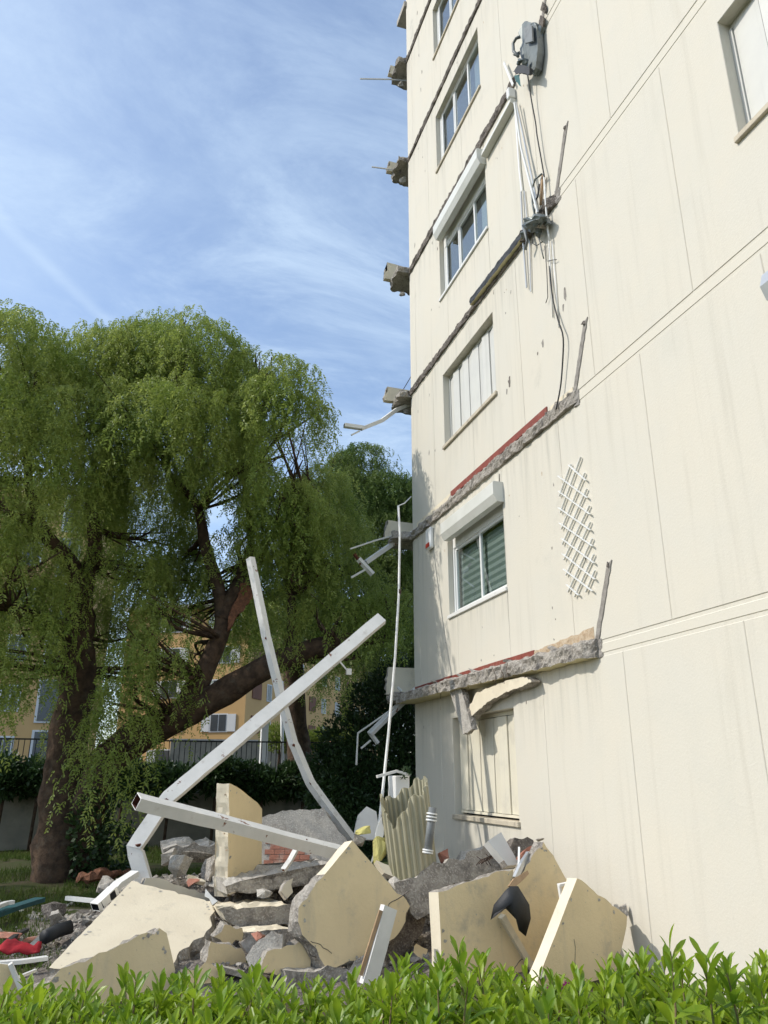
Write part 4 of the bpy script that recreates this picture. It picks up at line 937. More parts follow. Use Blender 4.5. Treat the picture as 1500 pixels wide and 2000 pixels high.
chunk(((470, 1842), (492, 1826), (515, 1832), (510, 1850), (480, 1862)), 7.45, (0, -.97, .25), .10, [conc_l, conc, conc, conc], 'grey chunk stack between the dark block and the rounded chunk', 28)
chunk(((555, 1895), (600, 1893), (690, 1897), (730, 1905), (730, 1960), (555, 1960)), 6.9, (.1, -.98, .15), .5, [conc, conc_l, conc_l, conc], 'low dusty slab edge under the diamond panel just above the hedge', 29)
chunk(((792, 1762), (832, 1795), (828, 1812), (800, 1850), (765, 1895), (745, 1900), (750, 1860)), 7.4, (.35, -.92, .1), .22, [conc_b, conc, conc_l, conc], 'dark slab fragment sloping down behind the leaning white box post', 30)
chunk(((548, 1740), (560, 1722), (574, 1715), (572, 1742), (560, 1756)), 8.4, (.25, -.9, .3), .06, [cream, conc, cream, conc], 'small cream shard leaning on the slab right of the standing wall piece', 31)
chunk(((397, 1750), (402, 1735), (414, 1748), (424, 1758), (416, 1766)), 8.4, (-.3, -.9, .3), .05, [white_p, conc, cream, conc], 'small white shard at the right tip of the sunlit slab', 32)
# leaning white box section in front
wb = empty('leaning_box_post', A(720, 1900, 6.7), 'short white box post leaning in front of the diamond panel', 'post')
hollow('box_section', [A(718, 1925, 6.66), A(739, 1850, 6.68), A(760, 1772, 6.72)], .13, .06, .006, white_r, rust_m, wb, 1.57-.26)
bar('brown_lip', [A(704, 1905, 6.64), A(744, 1778, 6.68)], .022, .03, plank_m, wb)
# broken beam with rough top
floorslab(((768, 1722), (800, 1712), (850, 1690), (905, 1672), (957, 1655), (985, 1652), (1004, 1672), (1000, 1700), (930, 1722), (870, 1738), (800, 1752), (778, 1745)), 7.75, .45, [conc, conc_l, conc, conc], 'long rough grey concrete beam sloping up to the wall behind the panels', 41, (.2, -.9, .38), .06, 'broken_beam', cat='beam')
floorslab(((790, 1748), (830, 1742), (858, 1738), (862, 1768), (830, 1785), (800, 1782)), 7.35, .4, [conc, conc_l, conc, conc], 'rough pale lump under the left end of the broken beam', 42, (.1, -.95, .3), .05, 'broken_beam', cat='beam')
floorslab(((998, 1650), (1030, 1634), (1042, 1640), (1050, 1662), (1030, 1690), (1005, 1690)), 7.9, .4, [conc_b, conc_b, conc, conc], 'dark beam end poking up beside the white block', 43, (.1, -.95, .2), .04, 'broken_beam', cat='beam')
for i in range(7):
    p = A(930+i*5, 1690-i*2, 7.5); tube('bent_rebar', [p, p+Vector((.04, -.03, .05)), p+Vector((.10*math.sin(i), -.02, .02+.06*math.cos(i*2)))], .005, steel, bpy.data.objects['broken_beam'], 5)
n10 = Vector((.30, -.93, .14)).normalized()
o = pxpanel('parapet_panel', ((856, 1742), (920, 1722), (985, 1700), (1003, 1697), (1000, 1740), (1012, 1800), (1030, 1868), (1028, 1900), (1010, 1975), (866, 1990), (862, 1860)), (930, 1800, 6.75), n10, .13, MP, broken=(0, 1, 2, 6, 7), rough=.014, seed=7)
tag(o, 'beige panel left of the black sheet with a cracked lower right corner', 'panel', BG)
crack(((1028, 1872), (1015, 1876), (1006, 1890), (1003, 1903), (975, 1908)), (930, 1800, 6.75), n10, o, .004)
n11 = Vector((.22, -.97, .06)).normalized()
o = pxpanel('parapet_panel', ((1062, 1644), (1085, 1680), (1112, 1728), (1112, 1800), (1060, 1915), (1046, 1906), (1010, 1850), (978, 1790), (990, 1765), (1002, 1738), (1028, 1690)), (1050, 1780, 6.95), n11, .14, [beige, conc, cream, beige], broken=(0, 9, 10), rough=.016, seed=8)
tag(o, 'tall pointed beige panel leaning on the wall behind the black sheet', 'panel', BG)
bar('lower_edge', [onplane(979, 1789, A(1050, 1780, 6.9), n11), onplane(1047, 1906, A(1050, 1780, 6.9), n11)], .07, .05, cream, o)
rock('corner_lump', A(1056, 1641, 6.95), (.07, .05, .03), 901, conc, parent=o)
n12 = Vector((.34, -.94, .05)).normalized()
o = pxpanel('parapet_panel', ((1127, 1716), (1160, 1738), (1190, 1762), (1225, 1790), (1224, 1810), (1205, 1890), (1190, 1990), (1020, 2000), (1042, 1935), (1085, 1825)), (1225, 1790, 6.55), n12, .105, [beige, conc, cream, beige], broken=(0, 1, 2, 3), rough=.010, seed=9)
tag(o, 'nearest beige panel with a long sunlit left edge, leaning on the wall at the right', 'panel', BG)
rock('corner_lump', onplane(1226, 1786, A(1225, 1790, 6.55), n12)+Vector((0, .06, 0)), (.05, .07, .09), 902, conc, parent=o)
rock('edge_damage', onplane(1060, 1906, A(1225, 1790, 6.53), n12), (.04, .025, .07), 903, conc, parent=o)
crack(((1122, 1835), (1124, 1880), (1132, 1915)), (1225, 1790, 6.55), n12, o, .0025)
# small things on the right heap
o = pxpanel('white_block', ((953, 1643), (979, 1625), (1014, 1688), (992, 1690), (984, 1680)), (980, 1660, 7.35), (.1, -.9, .4), .10, [mat('pale_grey_paint', (.62, .62, .60), .6, (.58, .58, .56), 5, coords='World'), conc, white_p, white_p], broken=(3,), rough=.02); tag(o, 'pale grey block leaning on top of the broken beam', 'block')
o = pxpanel('hollow_brick', ((1019, 1668), (1030, 1655), (1045, 1649), (1047, 1656), (1034, 1666), (1022, 1672)), (1030, 1660, 7.2), (.1, -.9, .4), .12, [brick_m]*4, broken=(1, 4), rough=.008); tag(o, 'pink brick fragment at the tip of the tall pointed panel', 'brick')
tag(bar('white_bar', [A(1013, 1692, 7.0), A(1014, 1655, 7.1)], .018, .018, pvc), 'short thin white bar standing beside the pink brick', 'bar')
tag(bar('metal_strip', [A(1006, 1716, 6.9), A(1018, 1690, 6.95), A(1032, 1668, 7.05)], .03, .05, alu), 'grey metal strip running up to the pink brick', 'metal strip')
o = pxpanel('splintered_board', ((994, 1730), (1004, 1715), (1030, 1700), (1033, 1706), (1015, 1724), (1005, 1732)), (1010, 1715, 6.72), (.1, -.9, .4), .03, [plank_m]*4, broken=(0, 2, 3, 4), rough=.012); tag(o, 'splintered brown board above the black sheet', 'board')
P = [(958, 1797), (964, 1768), (988, 1738), (997, 1731), (1012, 1731), (1034, 1767), (1037, 1794), (1027, 1829), (1013, 1817), (1010, 1798), (988, 1775), (966, 1784)]
pts = [A(x, y, 6.60-.10*math.sin(max(0, min(1, (x-958)/80))*math.pi)) for x, y in P]
cen = A(1000, 1765, 6.44); V = pts+[cen]+[p+Vector((.004, .008, 0)) for p in pts]+[cen+Vector((.004, .008, 0))]; n_ = len(pts)
Fc = [(i, (i+1) % n_, n_) for i in range(n_)]+[((i+1) % n_+n_+1, i+n_+1, 2*n_+1) for i in range(n_)]+[(i, i+n_+1, (i+1) % n_+n_+1, (i+1) % n_) for i in range(n_)]
tag(mk('bitumen_sheet', V, Fc, black_m, None, None, True), 'torn black bitumen sheet draped between two beige panels', 'sheet')
wbk = empty('white_bracket', A(1100, 1765, 6.5), 'white angle bracket behind the sunlit edge of the nearest panel', 'bracket'); bar('leg', [A(1092, 1728, 6.5), A(1099, 1772, 6.5)], .035, .02, pvc, wbk); bar('arm', [A(1091, 1729, 6.5), A(1116, 1724, 6.5)], .05, .02, pvc, wbk)
o = pxpanel('torn_white_board', ((1010, 1927), (1042, 1937), (1085, 1955), (1095, 1985), (1040, 1990), (1008, 1965)), (1040, 1950, 5.75), (-.1, -.85, .5), .02, [white_p, conc, white_p, white_p], broken=(0, 3, 4), rough=.015); tag(o, 'torn white board lying at the foot of the nearest panel, above the hedge', 'board')
o = rock('fallen_wedge', A(868, 1668, 8.2), (.07, .07, .12), 77, brick_m); tag(o, 'small brown wedge of tile standing against the wall below the window', 'tile piece')
# fluted plastic planter
fp = empty('fluted_container', A(805, 1708, 8.2), 'torn beige fluted plastic drum standing behind the broken beam', 'drum')
b0_, b1_ = A(810, 1725, 8.3), A(789, 1545, 8.3); ax = b1_-b0_; ex = Vector((1, -.25, 0)).normalized(); ey = Vector((.25, 1, 0)).normalized()
V = []; Fc = []; NA, NH = 96, 10
for i in range(NA+1):
    a = 2*math.pi*i/NA; fl_ = .012*(1 if (i % 4) < 2 else -1)
    top = 1.0+.09*math.sin(a+1.2)+.12*math.sin(2*a+.6)*.5+.03*math.sin(a*9)
    dip = max(0, 1-abs(a-3.95)/.85)**.7; top -= .36*dip
    for j in range(NH+1):
        t = j/NH*top; q = b0_+ax*t; k_ = 1+.06*t
        V.append(q+ex*((.24+fl_)*k_*math.cos(a))+ey*((.20+fl_)*k_*math.sin(a)))
for i in range(NA):
    for j in range(NH): a = i*(NH+1)+j; Fc.append((a, a+NH+1, a+NH+2, a+1))
o = mk('fluted_wall', V, Fc, corr_m, fp); md = o.modifiers.new('wall', 'SOLIDIFY'); md.thickness = .007
dp = empty('downpipe_piece', A(836, 1668, 8.0), 'dark grey downpipe length with white clips leaning on the fluted drum', 'pipe')
d0, d1 = A(835, 1668, 7.95), A(845, 1577, 7.95); tube('pipe', [d0, d1], .042, greypl, dp, 14)
for t in (.03, .08, .72, .79, .86): q = d0.lerp(d1, t); dd = (d1-d0).normalized(); tube('clip', [q-dd*.008, q+dd*.008], .056, pvc, dp, 14)
bin_ = empty('white_planter', A(775, 1530, 9.6), 'broken white planter box beyond the fluted drum', 'planter')
box('body', A(772, 1525, 9.6).x, A(800, 1525, 9.6).x, 9.6, 9.9, A(780, 1560, 9.6).z, A(780, 1515, 9.6).z, pvc, bin_, .01); bar('rim', [A(736, 1517, 9.55), A(775, 1506, 9.55), A(800, 1514, 9.55)], .06, .03, white_p, bin_)
box('planter_stand', A(776, 1525, 9.6).x, A(796, 1525, 9.6).x, 9.62, 9.88, 0, A(780, 1560, 9.6).z-.003, conc_l, bin_)
leafmass('sprig', [B(790, 1510, 9.5, 8)], 60, .05, bushm, bin_, 4)
o = rock('insulation_lump', A(742, 1665, 8.4), (.10, .1, .20), 88, insul); tag(o, 'yellow insulation foam lump left of the fluted drum', 'insulation')
o = rock('insulation_lump', A(712, 1622, 9.4), (.16, .14, .05), 89, insul); tag(o, 'flat yellow and grey insulation piece above the diamond panel', 'insulation')
o = rock('concrete_lump', A(705, 1640, 8.6), (.13, .12, .10), 90, conc); tag(o, 'grey concrete lump between the thin post foot and the diamond panel', 'concrete chunk')
o = pxpanel('leaning_board', ((700, 1590), (716, 1575), (735, 1585), (742, 1640), (690, 1640)), (715, 1610, 10.6), (0, -.95, .3), .05, [white_p]*4); tag(o, 'pale board leaning against the dark shrub above the rubble', 'board')
o = pxpanel('plastic_sheet', ((728, 1660), (735, 1618), (745, 1595), (750, 1630), (738, 1668), (724, 1690)), (738, 1640, 8.55), (-.2, -.95, .2), .01, [white_p]*4, broken=(0, 1, 2, 3, 4, 5), rough=.012); tag(o, 'crumpled white plastic sheet hanging left of the fluted drum', 'plastic sheet')
o = pxpanel('pale_curb_piece', ((735, 1680), (760, 1690), (768, 1712), (750, 1705)), (750, 1695, 8.0), (0, -.9, .4), .1, [cream, conc, cream, conc], broken=(0, 2), rough=.015); tag(o, 'cream moulding piece at the foot of the fluted drum', 'moulding')

def chips(o_, pix, anchor, n, cnt, seed):
    n = Vector(n).normalized(); p0 = A(*anchor)+n*.0025; r_ = random.Random(seed); u_ = Vector((0, 0, 1)).cross(n).normalized(); v_ = n.cross(u_); c = sum((onplane(x, y, p0, n) for x, y in pix), Vector())/len(pix); V = []; Fc = []
    for q in range(int(cnt*.6)):
        i = r_.randrange(len(pix)); a, b = onplane(*pix[i], p0, n), onplane(*pix[(i+1) % len(pix)], p0, n); p = a.lerp(b, r_.random()); p = p.lerp(c, r_.uniform(.015, .06) if q % 5 else r_.uniform(.1, .8)); s_ = (.004+.016*r_.random()**2) if q % 5 else r_.uniform(.002, .006)
        st = r_.uniform(.5, 1.6); b0 = len(V); k = 9
        V += [p+(u_*math.cos(t*6.283/k)*st+v_*math.sin(t*6.283/k))*s_*r_.uniform(.5, 1.15) for t in range(k)]; Fc.append(tuple(range(b0, b0+k)))
    e = mk('paint_chips', V, Fc, conc_l, o_); e['kind'] = 'stuff'
for o_ in [x for x in bpy.data.objects if x.name.startswith(('parapet_panel', 'standing_wall_piece', 'fallen_slab')) and not x.parent]:
    lab = o_['label']
    if 'diamond' in lab: chips(o_, ((688, 1648), (745, 1712), (796, 1770), (770, 1828), (705, 1870), (640, 1890), (600, 1830), (586, 1776), (635, 1712)), (690, 1770, 7.15), n6, 46, 1)
    elif 'left of the black' in lab: chips(o_, ((858, 1745), (985, 1704), (1000, 1702), (1010, 1800), (1026, 1868), (1005, 1930), (868, 1930)), (930, 1800, 6.75), n10, 40, 2)
    elif 'tall pointed' in lab: chips(o_, ((1061, 1650), (1110, 1728), (1050, 1900), (982, 1788), (1004, 1740)), (1050, 1780, 6.95), n11, 34, 3)
    elif 'nearest beige' in lab: chips(o_, ((1128, 1722), (1220, 1792), (1203, 1890), (1190, 1930), (1048, 1932), (1088, 1825)), (1225, 1790, 6.55), n12, 44, 4)
    elif 'front left' in lab: chips(o_, ((60, 1935), (262, 1838), (310, 1818), (340, 1890), (350, 1940), (60, 1950)), (200, 1900, 7.05), (.24, -.95, .16), 36, 5)
    elif 'upright' in lab: chips(o_, ((450, 1535), (508, 1580), (508, 1708), (448, 1745)), (448, 1640, 9.2), n3, 26, 6)
    elif 'face up' in lab: chips(o_, ((257, 1725), (400, 1760), (412, 1772), (340, 1880), (105, 1888)), (257, 1721, 9.0), nR, 50, 7)
# small impact marks on the wall of the balcony bays
for i in range(60):
    r_ = random.Random(1300+i); k = r_.randrange(5); y = r_.uniform(6.8, 12.0); z = ZL+H*k-abs(r_.gauss(0, .45))-.05
    if 8.6 < y < 10.7 and any(h[2] < z < h[3] for h in WIN): continue
    if z < .4: continue
    bm = rock_bm((.0025, r_.uniform(.008, .022), r_.uniform(.008, .05)), 1400+i, 1, .6); bm.transform(Matrix.Translation((D, y, z))); from_bm('scuff', bm, [scar_m, conc_b, adhes][i % 3], bld)

# ------------------------------------------------------------------ bent white posts
def post(segs, w_, h_, label, roll=0, kinks=(), name='bent_post', wall=.007):
    P = [A(*s) for s in segs]; e = empty(name, min(P, key=lambda p: p.z), label, 'post')
    hollow('box_section', P, w_, h_, wall, white_r, rust_m, e, roll)
    for (x, y, Y) in kinks: rock('rusty_kink', A(x, y, Y), (w_*.26, w_*.26, w_*.22), int(x*3+y), rust_m, parent=e, sub=1)
    return e
pa = post([(745, 1208, 10.2), (640, 1297, 10.1), (480, 1431, 9.95), (329, 1558, 9.8), (318, 1573, 9.8), (263, 1655, 9.75), (266, 1668, 9.75), (284, 1728, 9.7)], .16, .10, 'long bent white box post slanting up across the trees, kinked at the foot', 1.1, [(324, 1562, 9.74), (270, 1650, 9.70)])
bar('stay', [A(656, 1283, 10.1), A(680, 1312, 10.1)], .02, .02, alu, pa); box('stay_plate', A(676, 1312, 10.1).x, A(686, 1312, 10.1).x, 10.08, 10.13, A(680, 1318, 10.1).z, A(680, 1306, 10.1).z, alu, pa)
pb = post([(489, 1090, 10.9), (505, 1168, 10.85), (520, 1244, 10.8), (522, 1252, 10.8), (548, 1360, 10.75), (573, 1452, 10.7), (577, 1460, 10.7), (605, 1527, 10.65), (610, 1535, 10.65), (650, 1590, 10.6), (692, 1645, 10.6)], .105, .085, 'slim white box post standing up against the tree, bent in the middle', .5, [(520, 1246, 10.74), (574, 1456, 10.64), (606, 1530, 10.6)])
pc = post([(266, 1565, 7.5), (440, 1608, 7.9), (600, 1650, 8.3), (690, 1672, 8.5)], .125, .11, 'white box beam lying across the rubble with an open rusty end', -.45, [(599, 1643, 8.24)])
pd = post([(578, 1660, 8.7), (566, 1682, 8.65), (553, 1700, 8.6)], .05, .04, 'short white bar with a rusty splayed end in front of the tiles', .3, [(554, 1699, 8.58)], 'white_bar')
tp = empty('thin_white_pole', A(740, 1640, 9.6), 'thin white pole rising past the wall corner, hooked at its top', 'pole')
tube('shaft', [A(733, 1680, 9.5), A(746, 1560, 9.8), A(760, 1420, 10.2), A(772, 1280, 10.6), A(779, 1160, 11), A(781, 1040, 11.3), A(778, 988, 11.4)], .019, white_p, tp, 8); tube('hook', [A(778, 988, 11.4), A(790, 983, 11.6), A(803, 970, 12.0)], .010, pvc, tp, 6); tube('coupling', [A(780.5, 1152, 11.02), A(780.5, 1160, 11.0)], .027, steel, tp, 8)

# ------------------------------------------------------------------ debris over the grass on the left
GL = 'debris lying on the grass at the left'
def gz(px, py, z=.05): d = ray(px, py); t = (z-CH)/d.z; return O+d*t
def rod(name, pix, w_, h_, m, label, cat, z=.06):
    return tag(bar(name, [gz(x, y, z) for x, y in pix], w_, h_, m), label, cat, GL)
rod('blue_green_plank', ((-20, 1790), (30, 1772), (78, 1757)), .14, .05, mat('blue_green_paint', (.03, .12, .13), .6, (.04, .09, .10), 5, coords='World'), 'dark blue green plank on the grass at the left edge', 'plank', .12)
rod('white_frame_bar', ((-20, 1776), (12, 1764), (26, 1762)), .06, .04, pvc, 'short white frame bar lying on the blue green plank', 'bar', .20)
rod('white_rod', ((130, 1754), (160, 1757), (190, 1760)), .05, .05, white_p, 'white rod on the grass left of the gutter pieces', 'rod', .05)
V_, F_ = sweep(spline([gz(150, 1717, .05), gz(180, 1711, .12), gz(222, 1707, .12), gz(266, 1700, .10)], 6), circ(1, 8), [.03+.06*math.sin(math.pi*min(1, i/13)) for i in range(19)])
V_ = [v+Vector((fbm(v, 6, 3), fbm(v+Vector((3, 0, 0)), 6, 3), fbm(v+Vector((0, 3, 0)), 9, 3)))*.06 for v in V_]; tag(mk('broken_branch', V_, F_, rawwood), 'torn red brown branch on the grass behind the sunlit slab', 'branch', GL)
o = tag(bar('gutter_piece', [A(264, 1706, 9.6), A(230, 1728, 9.4), A(212, 1748, 9.3)], .11, .06, white_p), 'bent white gutter piece beside the top of the sunlit slab', 'gutter', GL)
o = hollow('gutter_piece', [A(186, 1772, 9.0), A(200, 1760, 9.05), A(222, 1738, 9.15)], .12, .08, .006, white_p, dark, None); tag(o, 'white gutter piece with a dark open end beside the sunlit slab', 'gutter', GL)
o = tag(tube('black_pipe', [gz(88, 1830, .12), gz(112, 1818, .14), gz(138, 1810, .16)], .065, black_m, None, 12), 'dark grey pipe stub lying in the debris at the left', 'pipe', GL)
rod('dark_rail', ((10, 1842), (35, 1825), (52, 1816)), .05, .03, cable_m, 'thin dark rail lying near the left edge', 'rail', .06); rod('dark_rail', ((60, 1850), (80, 1832), (120, 1826)), .06, .03, greypl, 'bent dark rail below the dark grey pipe stub', 'rail', .06)
rod('white_rail', ((-10, 1882), (40, 1878), (92, 1871)), .07, .03, pvc, 'white rail lying below the red cloth', 'rail', .10); rod('white_stick', ((38, 1908), (70, 1895)), .02, .02, pvc, 'thin white stick left of the front panel', 'stick', .15)
# red cloth
p = gz(25, 1866, .05); V = []; Fc = []
for j in range(9):
    for i in range(15): x = p.x+(i/14-.5)*.46; y = p.y+(j/8-.5)*.22; V.append((x, y, .06+.10*abs(fbm((x, y, 2), 5, 3))+.10*math.exp(-((i-7)/6)**2-((j-4)/3)**2)))
for j in range(8):
    for i in range(14): a = j*15+i; Fc.append((a, a+1, a+16, a+15))
o = mk('red_cloth', V, Fc, redcloth, None, None, True); o.modifiers.new('thickness', 'SOLIDIFY').thickness = .012; tag(o, 'crumpled red cloth on the debris at the left edge', 'cloth', GL)
o = rock('tile_fragment', gz(18, 1828, .05), (.20, .14, .05), 501, brick_m); tag(o, 'pink terracotta fragment at the left edge of the debris', 'tile piece', GL)
o = rock('tile_fragment', gz(58, 1835, .05), (.16, .10, .04), 502, brick_m); tag(o, 'flat pink terracotta fragment beside the bent dark rail', 'tile piece', GL)
# named larger stones
for i, (x, y, Y, s_, m_, lab) in enumerate([(352, 1690, 9.8, (.20, .16, .15), conc_l, 'big grey angular stone on the dusty flat slab'), (328, 1672, 10.3, (.14, .14, .17), conc_l, 'pale pointed stone at the back left of the dusty slab'), (378, 1674, 10.2, (.28, .2, .09), conc, 'wide grey stone behind the big angular stone'), (410, 1700, 9.6, (.14, .14, .2), conc, 'grey stone leaning on the pale edge of the standing wall piece'),
                                        (205, 1728, 10.5, (.20, .15, .13), conc, 'grey stone on the grass beside the torn branch'), (112, 1795, 10.0, (.17, .14, .12), conc_l, 'pale grey stone on the grass above the dark pipe stub'), (160, 1795, 10.4, (.24, .2, .06), conc, 'flat grey stone on the grass left of the sunlit slab'), (112, 1780, 10.6, (.22, .2, .12), conc_b, 'brown clod on the grass above the pale grey stone'), (66, 1795, 11, (.10, .1, .1), conc, 'small grey stone on the grass below the plank'),
                                        (388, 1722, 9.2, (.13, .06, .05), cream, 'cream chip on the dusty flat slab'), (375, 1724, 9.15, (.09, .06, .05), brick_m, 'pink brick chip on the dusty flat slab'), (515, 1745, 8.3, (.10, .10, .06), conc_l, 'small stone on the pale top of the thick floor slab'), (500, 1835, 7.3, (.10, .1, .07), brick_m, 'pink layered fragment under the thick floor slab')]):
    o = rock('stone', A(x, y, Y), s_, 510+i, m_); tag(o, lab, 'stone', 'larger stones in the rubble')
# mass of small rubble and dust: one uncountable heap
def heap(x, y):
    h = .22*math.exp(-((x-2.4)/1.1)**2-((y-9.0)/.8)**2)+.30*math.exp(-((x-3.4)/.8)**2-((y-8.3)/.8)**2)+.52*math.exp(-((x-.75)/.75)**2-((y-10.3)/.75)**2)+.30*math.exp(-((x-1.7)/.9)**2-((y-9.6)/.7)**2)+.10*math.exp(-((x+.2)/1.0)**2-((y-9.2)/1.6)**2)+.10*math.exp(-((x-2.0)/1.8)**2-((y-7.4)/.8)**2)
    return h+fbm((x, y, 1), 1.8, 4)*.16*min(1, h*6)+fbm((x, y, 4), 7, 3)*.04*min(1, h*6)-.06
V = []; Fc = []; nx, ny = 120, 90
for j in range(ny+1):
    for i in range(nx+1): x = -1.6+5.9*i/nx; y = 6.2+5.4*j/ny; V.append((x, y, heap(x, y)+gh(x, y)))
for j in range(ny):
    for i in range(nx): a = j*(nx+1)+i; Fc.append((a, a+1, a+nx+2, a+nx+1))
tag(mk('rubble_heap', V, Fc, conc_b, None, None, False), 'dusty mass of crushed concrete under the fallen panels', 'rubble', None, 'stuff')
tp_ = []
for s_ in range(8):
    bm = rock_bm((1, .8, .6), 40+s_, 0, .1); bmesh.ops.triangulate(bm, faces=bm.faces); bm.verts.index_update()
    tp_.append((np.array([v.co[:] for v in bm.verts]), np.array([[v.index for v in f.verts] for f in bm.faces]))); bm.free()
def gravel(name, n_, area, smin, smax, m, label, seed, zf):
    r = np.random.default_rng(seed); V = []; Fc = []; b = 0
    for i in range(n_):
        x = r.uniform(*area[:2]); y = r.uniform(*area[2:]); z = zf(x, y)
        if z is None: continue
        s_ = smin+(smax-smin)*r.random()**3; v, f = tp_[r.integers(8)]; a = r.uniform(0, 6.28); ca, sa = math.cos(a), math.sin(a)
        v = v*s_ @ np.array([[ca, sa, 0], [-sa, ca, 0], [0, 0, 1]]); V.append(v+np.array([x, y, z])); Fc += (f+b).tolist(); b += len(v)
    o_ = mk(name, np.concatenate(V), Fc, m); tag(o_, label, 'rubble', None, 'stuff')
LOOSE = []
for i in range(44):
    r_ = random.Random(900+i); x = r_.uniform(.2, 4.0); y = r_.uniform(6.9, 10.2); z = max(heap(x, y)+gh(x, y), .0)+.05
    nv = Vector((r_.uniform(-.5, .5), r_.uniform(-.7, .2), 1)).normalized(); u_ = nv.orthogonal().normalized(); v_ = nv.cross(u_); k = r_.randint(4, 6); sz = r_.uniform(.07, .22)
    P = [Vector((x, y, z))+(u_*math.cos(a_)+v_*math.sin(a_)*r_.uniform(.5, .9))*sz*r_.uniform(.7, 1.1) for a_ in [2*math.pi*q/k+r_.uniform(-.25, .25) for q in range(k)]]
    o = panel('concrete_shard', P, nv, r_.uniform(.03, .09), [[cream, conc_l, conc, beige][i % 4], conc, conc, conc], broken=tuple(range(k)), rough=.012, seed=i, step=.05, rings=2)
    kd = ['cream', 'pale grey', 'grey', 'beige'][i % 4]; LOOSE.append((o, 'small %s faced concrete shard' % kd, 'concrete shard', 'loose concrete shards'))
for i in range(20):
    r_ = random.Random(950+i); x = r_.uniform(.8, 4.0); y = r_.uniform(7.2, 9.8); z = heap(x, y)+gh(x, y)+.02; a_ = r_.uniform(0, 6.28); L_ = r_.uniform(.15, .45)
    p = Vector((x, y, z)); d_ = Vector((math.cos(a_), math.sin(a_), r_.uniform(.2, 1.2))).normalized()*L_
    LOOSE.append((tube('reinforcement_rod', [p, p+d_*.5+Vector((0, 0, .03)), p+d_+Vector((r_.uniform(-.08, .08), 0, -.05))], .005, steel, None, 5), 'thin rusty reinforcement rod', 'rod', 'loose reinforcement rods'))
gravel('rubble_gravel', 4200, (-.6, 4.2, 6.4, 10.8), .012, .11, conc, 'small grey stones covering the rubble heap', 1, lambda x, y: heap(x, y)+gh(x, y)+.01 if heap(x, y) > .02 else None)
gravel('pale_gravel', 2200, (-.6, 4.2, 6.4, 10.8), .008, .07, conc_l, 'small pale plaster crumbs covering the rubble heap', 2, lambda x, y: heap(x, y)+gh(x, y)+.01 if heap(x, y) > .02 else None)
gravel('scattered_gravel', 420, (-3.2, .8, 7.4, 12.5), .012, .10, conc_l, 'small stones scattered over the grass at the left', 3, lambda x, y: gh(x, y)-.01 if fbm((x, y, 0), .8, 2) > -.05 else None)

# ------------------------------------------------------------------ grass
r = np.random.default_rng(5); n_ = 60000
gx = r.uniform(-7, 1.8, n_); gy = r.uniform(7.5, 20.5, n_)
kp = np.array([fbm((a, b, 2), .7, 3) > -.15 and heap(a, b) < .05 for a, b in zip(gx, gy)]); gx, gy = gx[kp], gy[kp]
gzv = np.array([gh(a, b)-.03 for a, b in zip(gx, gy)]); n_ = len(gx); hh = r.uniform(.04, .13, n_); az = r.uniform(0, 6.28, n_); wd = .006+.004*r.random(n_)
bx_, by_ = np.cos(az)*wd, np.sin(az)*wd; lx, ly = r.normal(0, .03, n_), r.normal(0, .03, n_)
V = np.stack([np.stack([gx-bx_, gy-by_, gzv], 1), np.stack([gx+bx_, gy+by_, gzv], 1), np.stack([gx+lx, gy+ly, gzv+hh], 1)], 1).reshape(-1, 3)
tag(mkbig('grass', V, 3, grassm), 'rough grass growing under the big tree', 'grass', None, 'stuff')
# ivy on the trunk foot
iv = empty('ivy', (-.4, 14.8, 0), 'dark ivy climbing the foot of the big trunk', 'ivy'); leafmass('foliage', [((-.55, 14.75, .7), .35, .3, .8, 1), ((-.35, 14.8, 1.6), .3, .25, .6, .7), ((-.2, 14.9, .4), .5, .3, .45, .8)], 900, .09, bushm, iv, 9, .8)
tube('stem', [(-.5, 14.7, 0), (-.5, 14.72, 1), (-.45, 14.75, 1.8)], .015, bark, iv, 5)

# ================================================================== HEDGE IN FRONT
fwd = Vector((math.sin(YAW), math.cos(YAW), 0)); rgt = Vector((math.cos(YAW), -math.sin(YAW), 0))
hd = empty('hedge', O+fwd*2.4-Vector((0, 0, CH)), 'glossy bright green leafy hedge along the bottom of the photo', 'hedge')
def leaf_template(L_=1.0, W_=.27):
    """long obovate leaf, folded along the midrib and arched: 10 quads"""
    xs = [0, .18, .42, .66, .86, 1.0]; ws = [.05, .40, .80, 1.0, .75, .06]; V = []; Fc = []
    for x, w_ in zip(xs, ws):
        z = -.16*x*x+.02; V += [(x*L_, -w_*W_/2, z+.05*w_), (x*L_, 0, z), (x*L_, w_*W_/2, z+.05*w_)]
    for i in range(5): a = i*3; Fc += [(a, a+3, a+4, a+1), (a+1, a+4, a+5, a+2)]
    return np.array(V), Fc
LV, LF = leaf_template()
lm = bpy.data.meshes.new('leaf'); lm.from_pydata(LV.tolist(), [], LF); lm.materials.append(hedgem); lm.polygons.foreach_set('use_smooth', [True]*len(LF)); lm.update()
leaves = []; stems = []
rr = random.Random(3)
def shoot(base_, dirv, hgt, nl, ll):
    top = base_+dirv*hgt; stems.append((base_-dirv*.10, base_+dirv*hgt*.5+Vector((rr.uniform(-.01, .01), rr.uniform(-.01, .01), 0)), top))
    for i in range(nl):
        t = i/(nl-1); az = i*2.399+rr.uniform(-.3, .3); el = math.radians(8+60*t+rr.uniform(-18, 18)); p = base_+dirv*(hgt*(.1+.9*t))
        d_ = Vector((math.cos(az)*math.cos(el), math.sin(az)*math.cos(el), math.sin(el)))+dirv*.25; d_.normalize()
        s_ = ll*rr.uniform(.75, 1.15)*(1.0-.35*max(0, t-.7)/.3)
        leaves.append((p, d_, s_, rr.uniform(-.5, .5)))
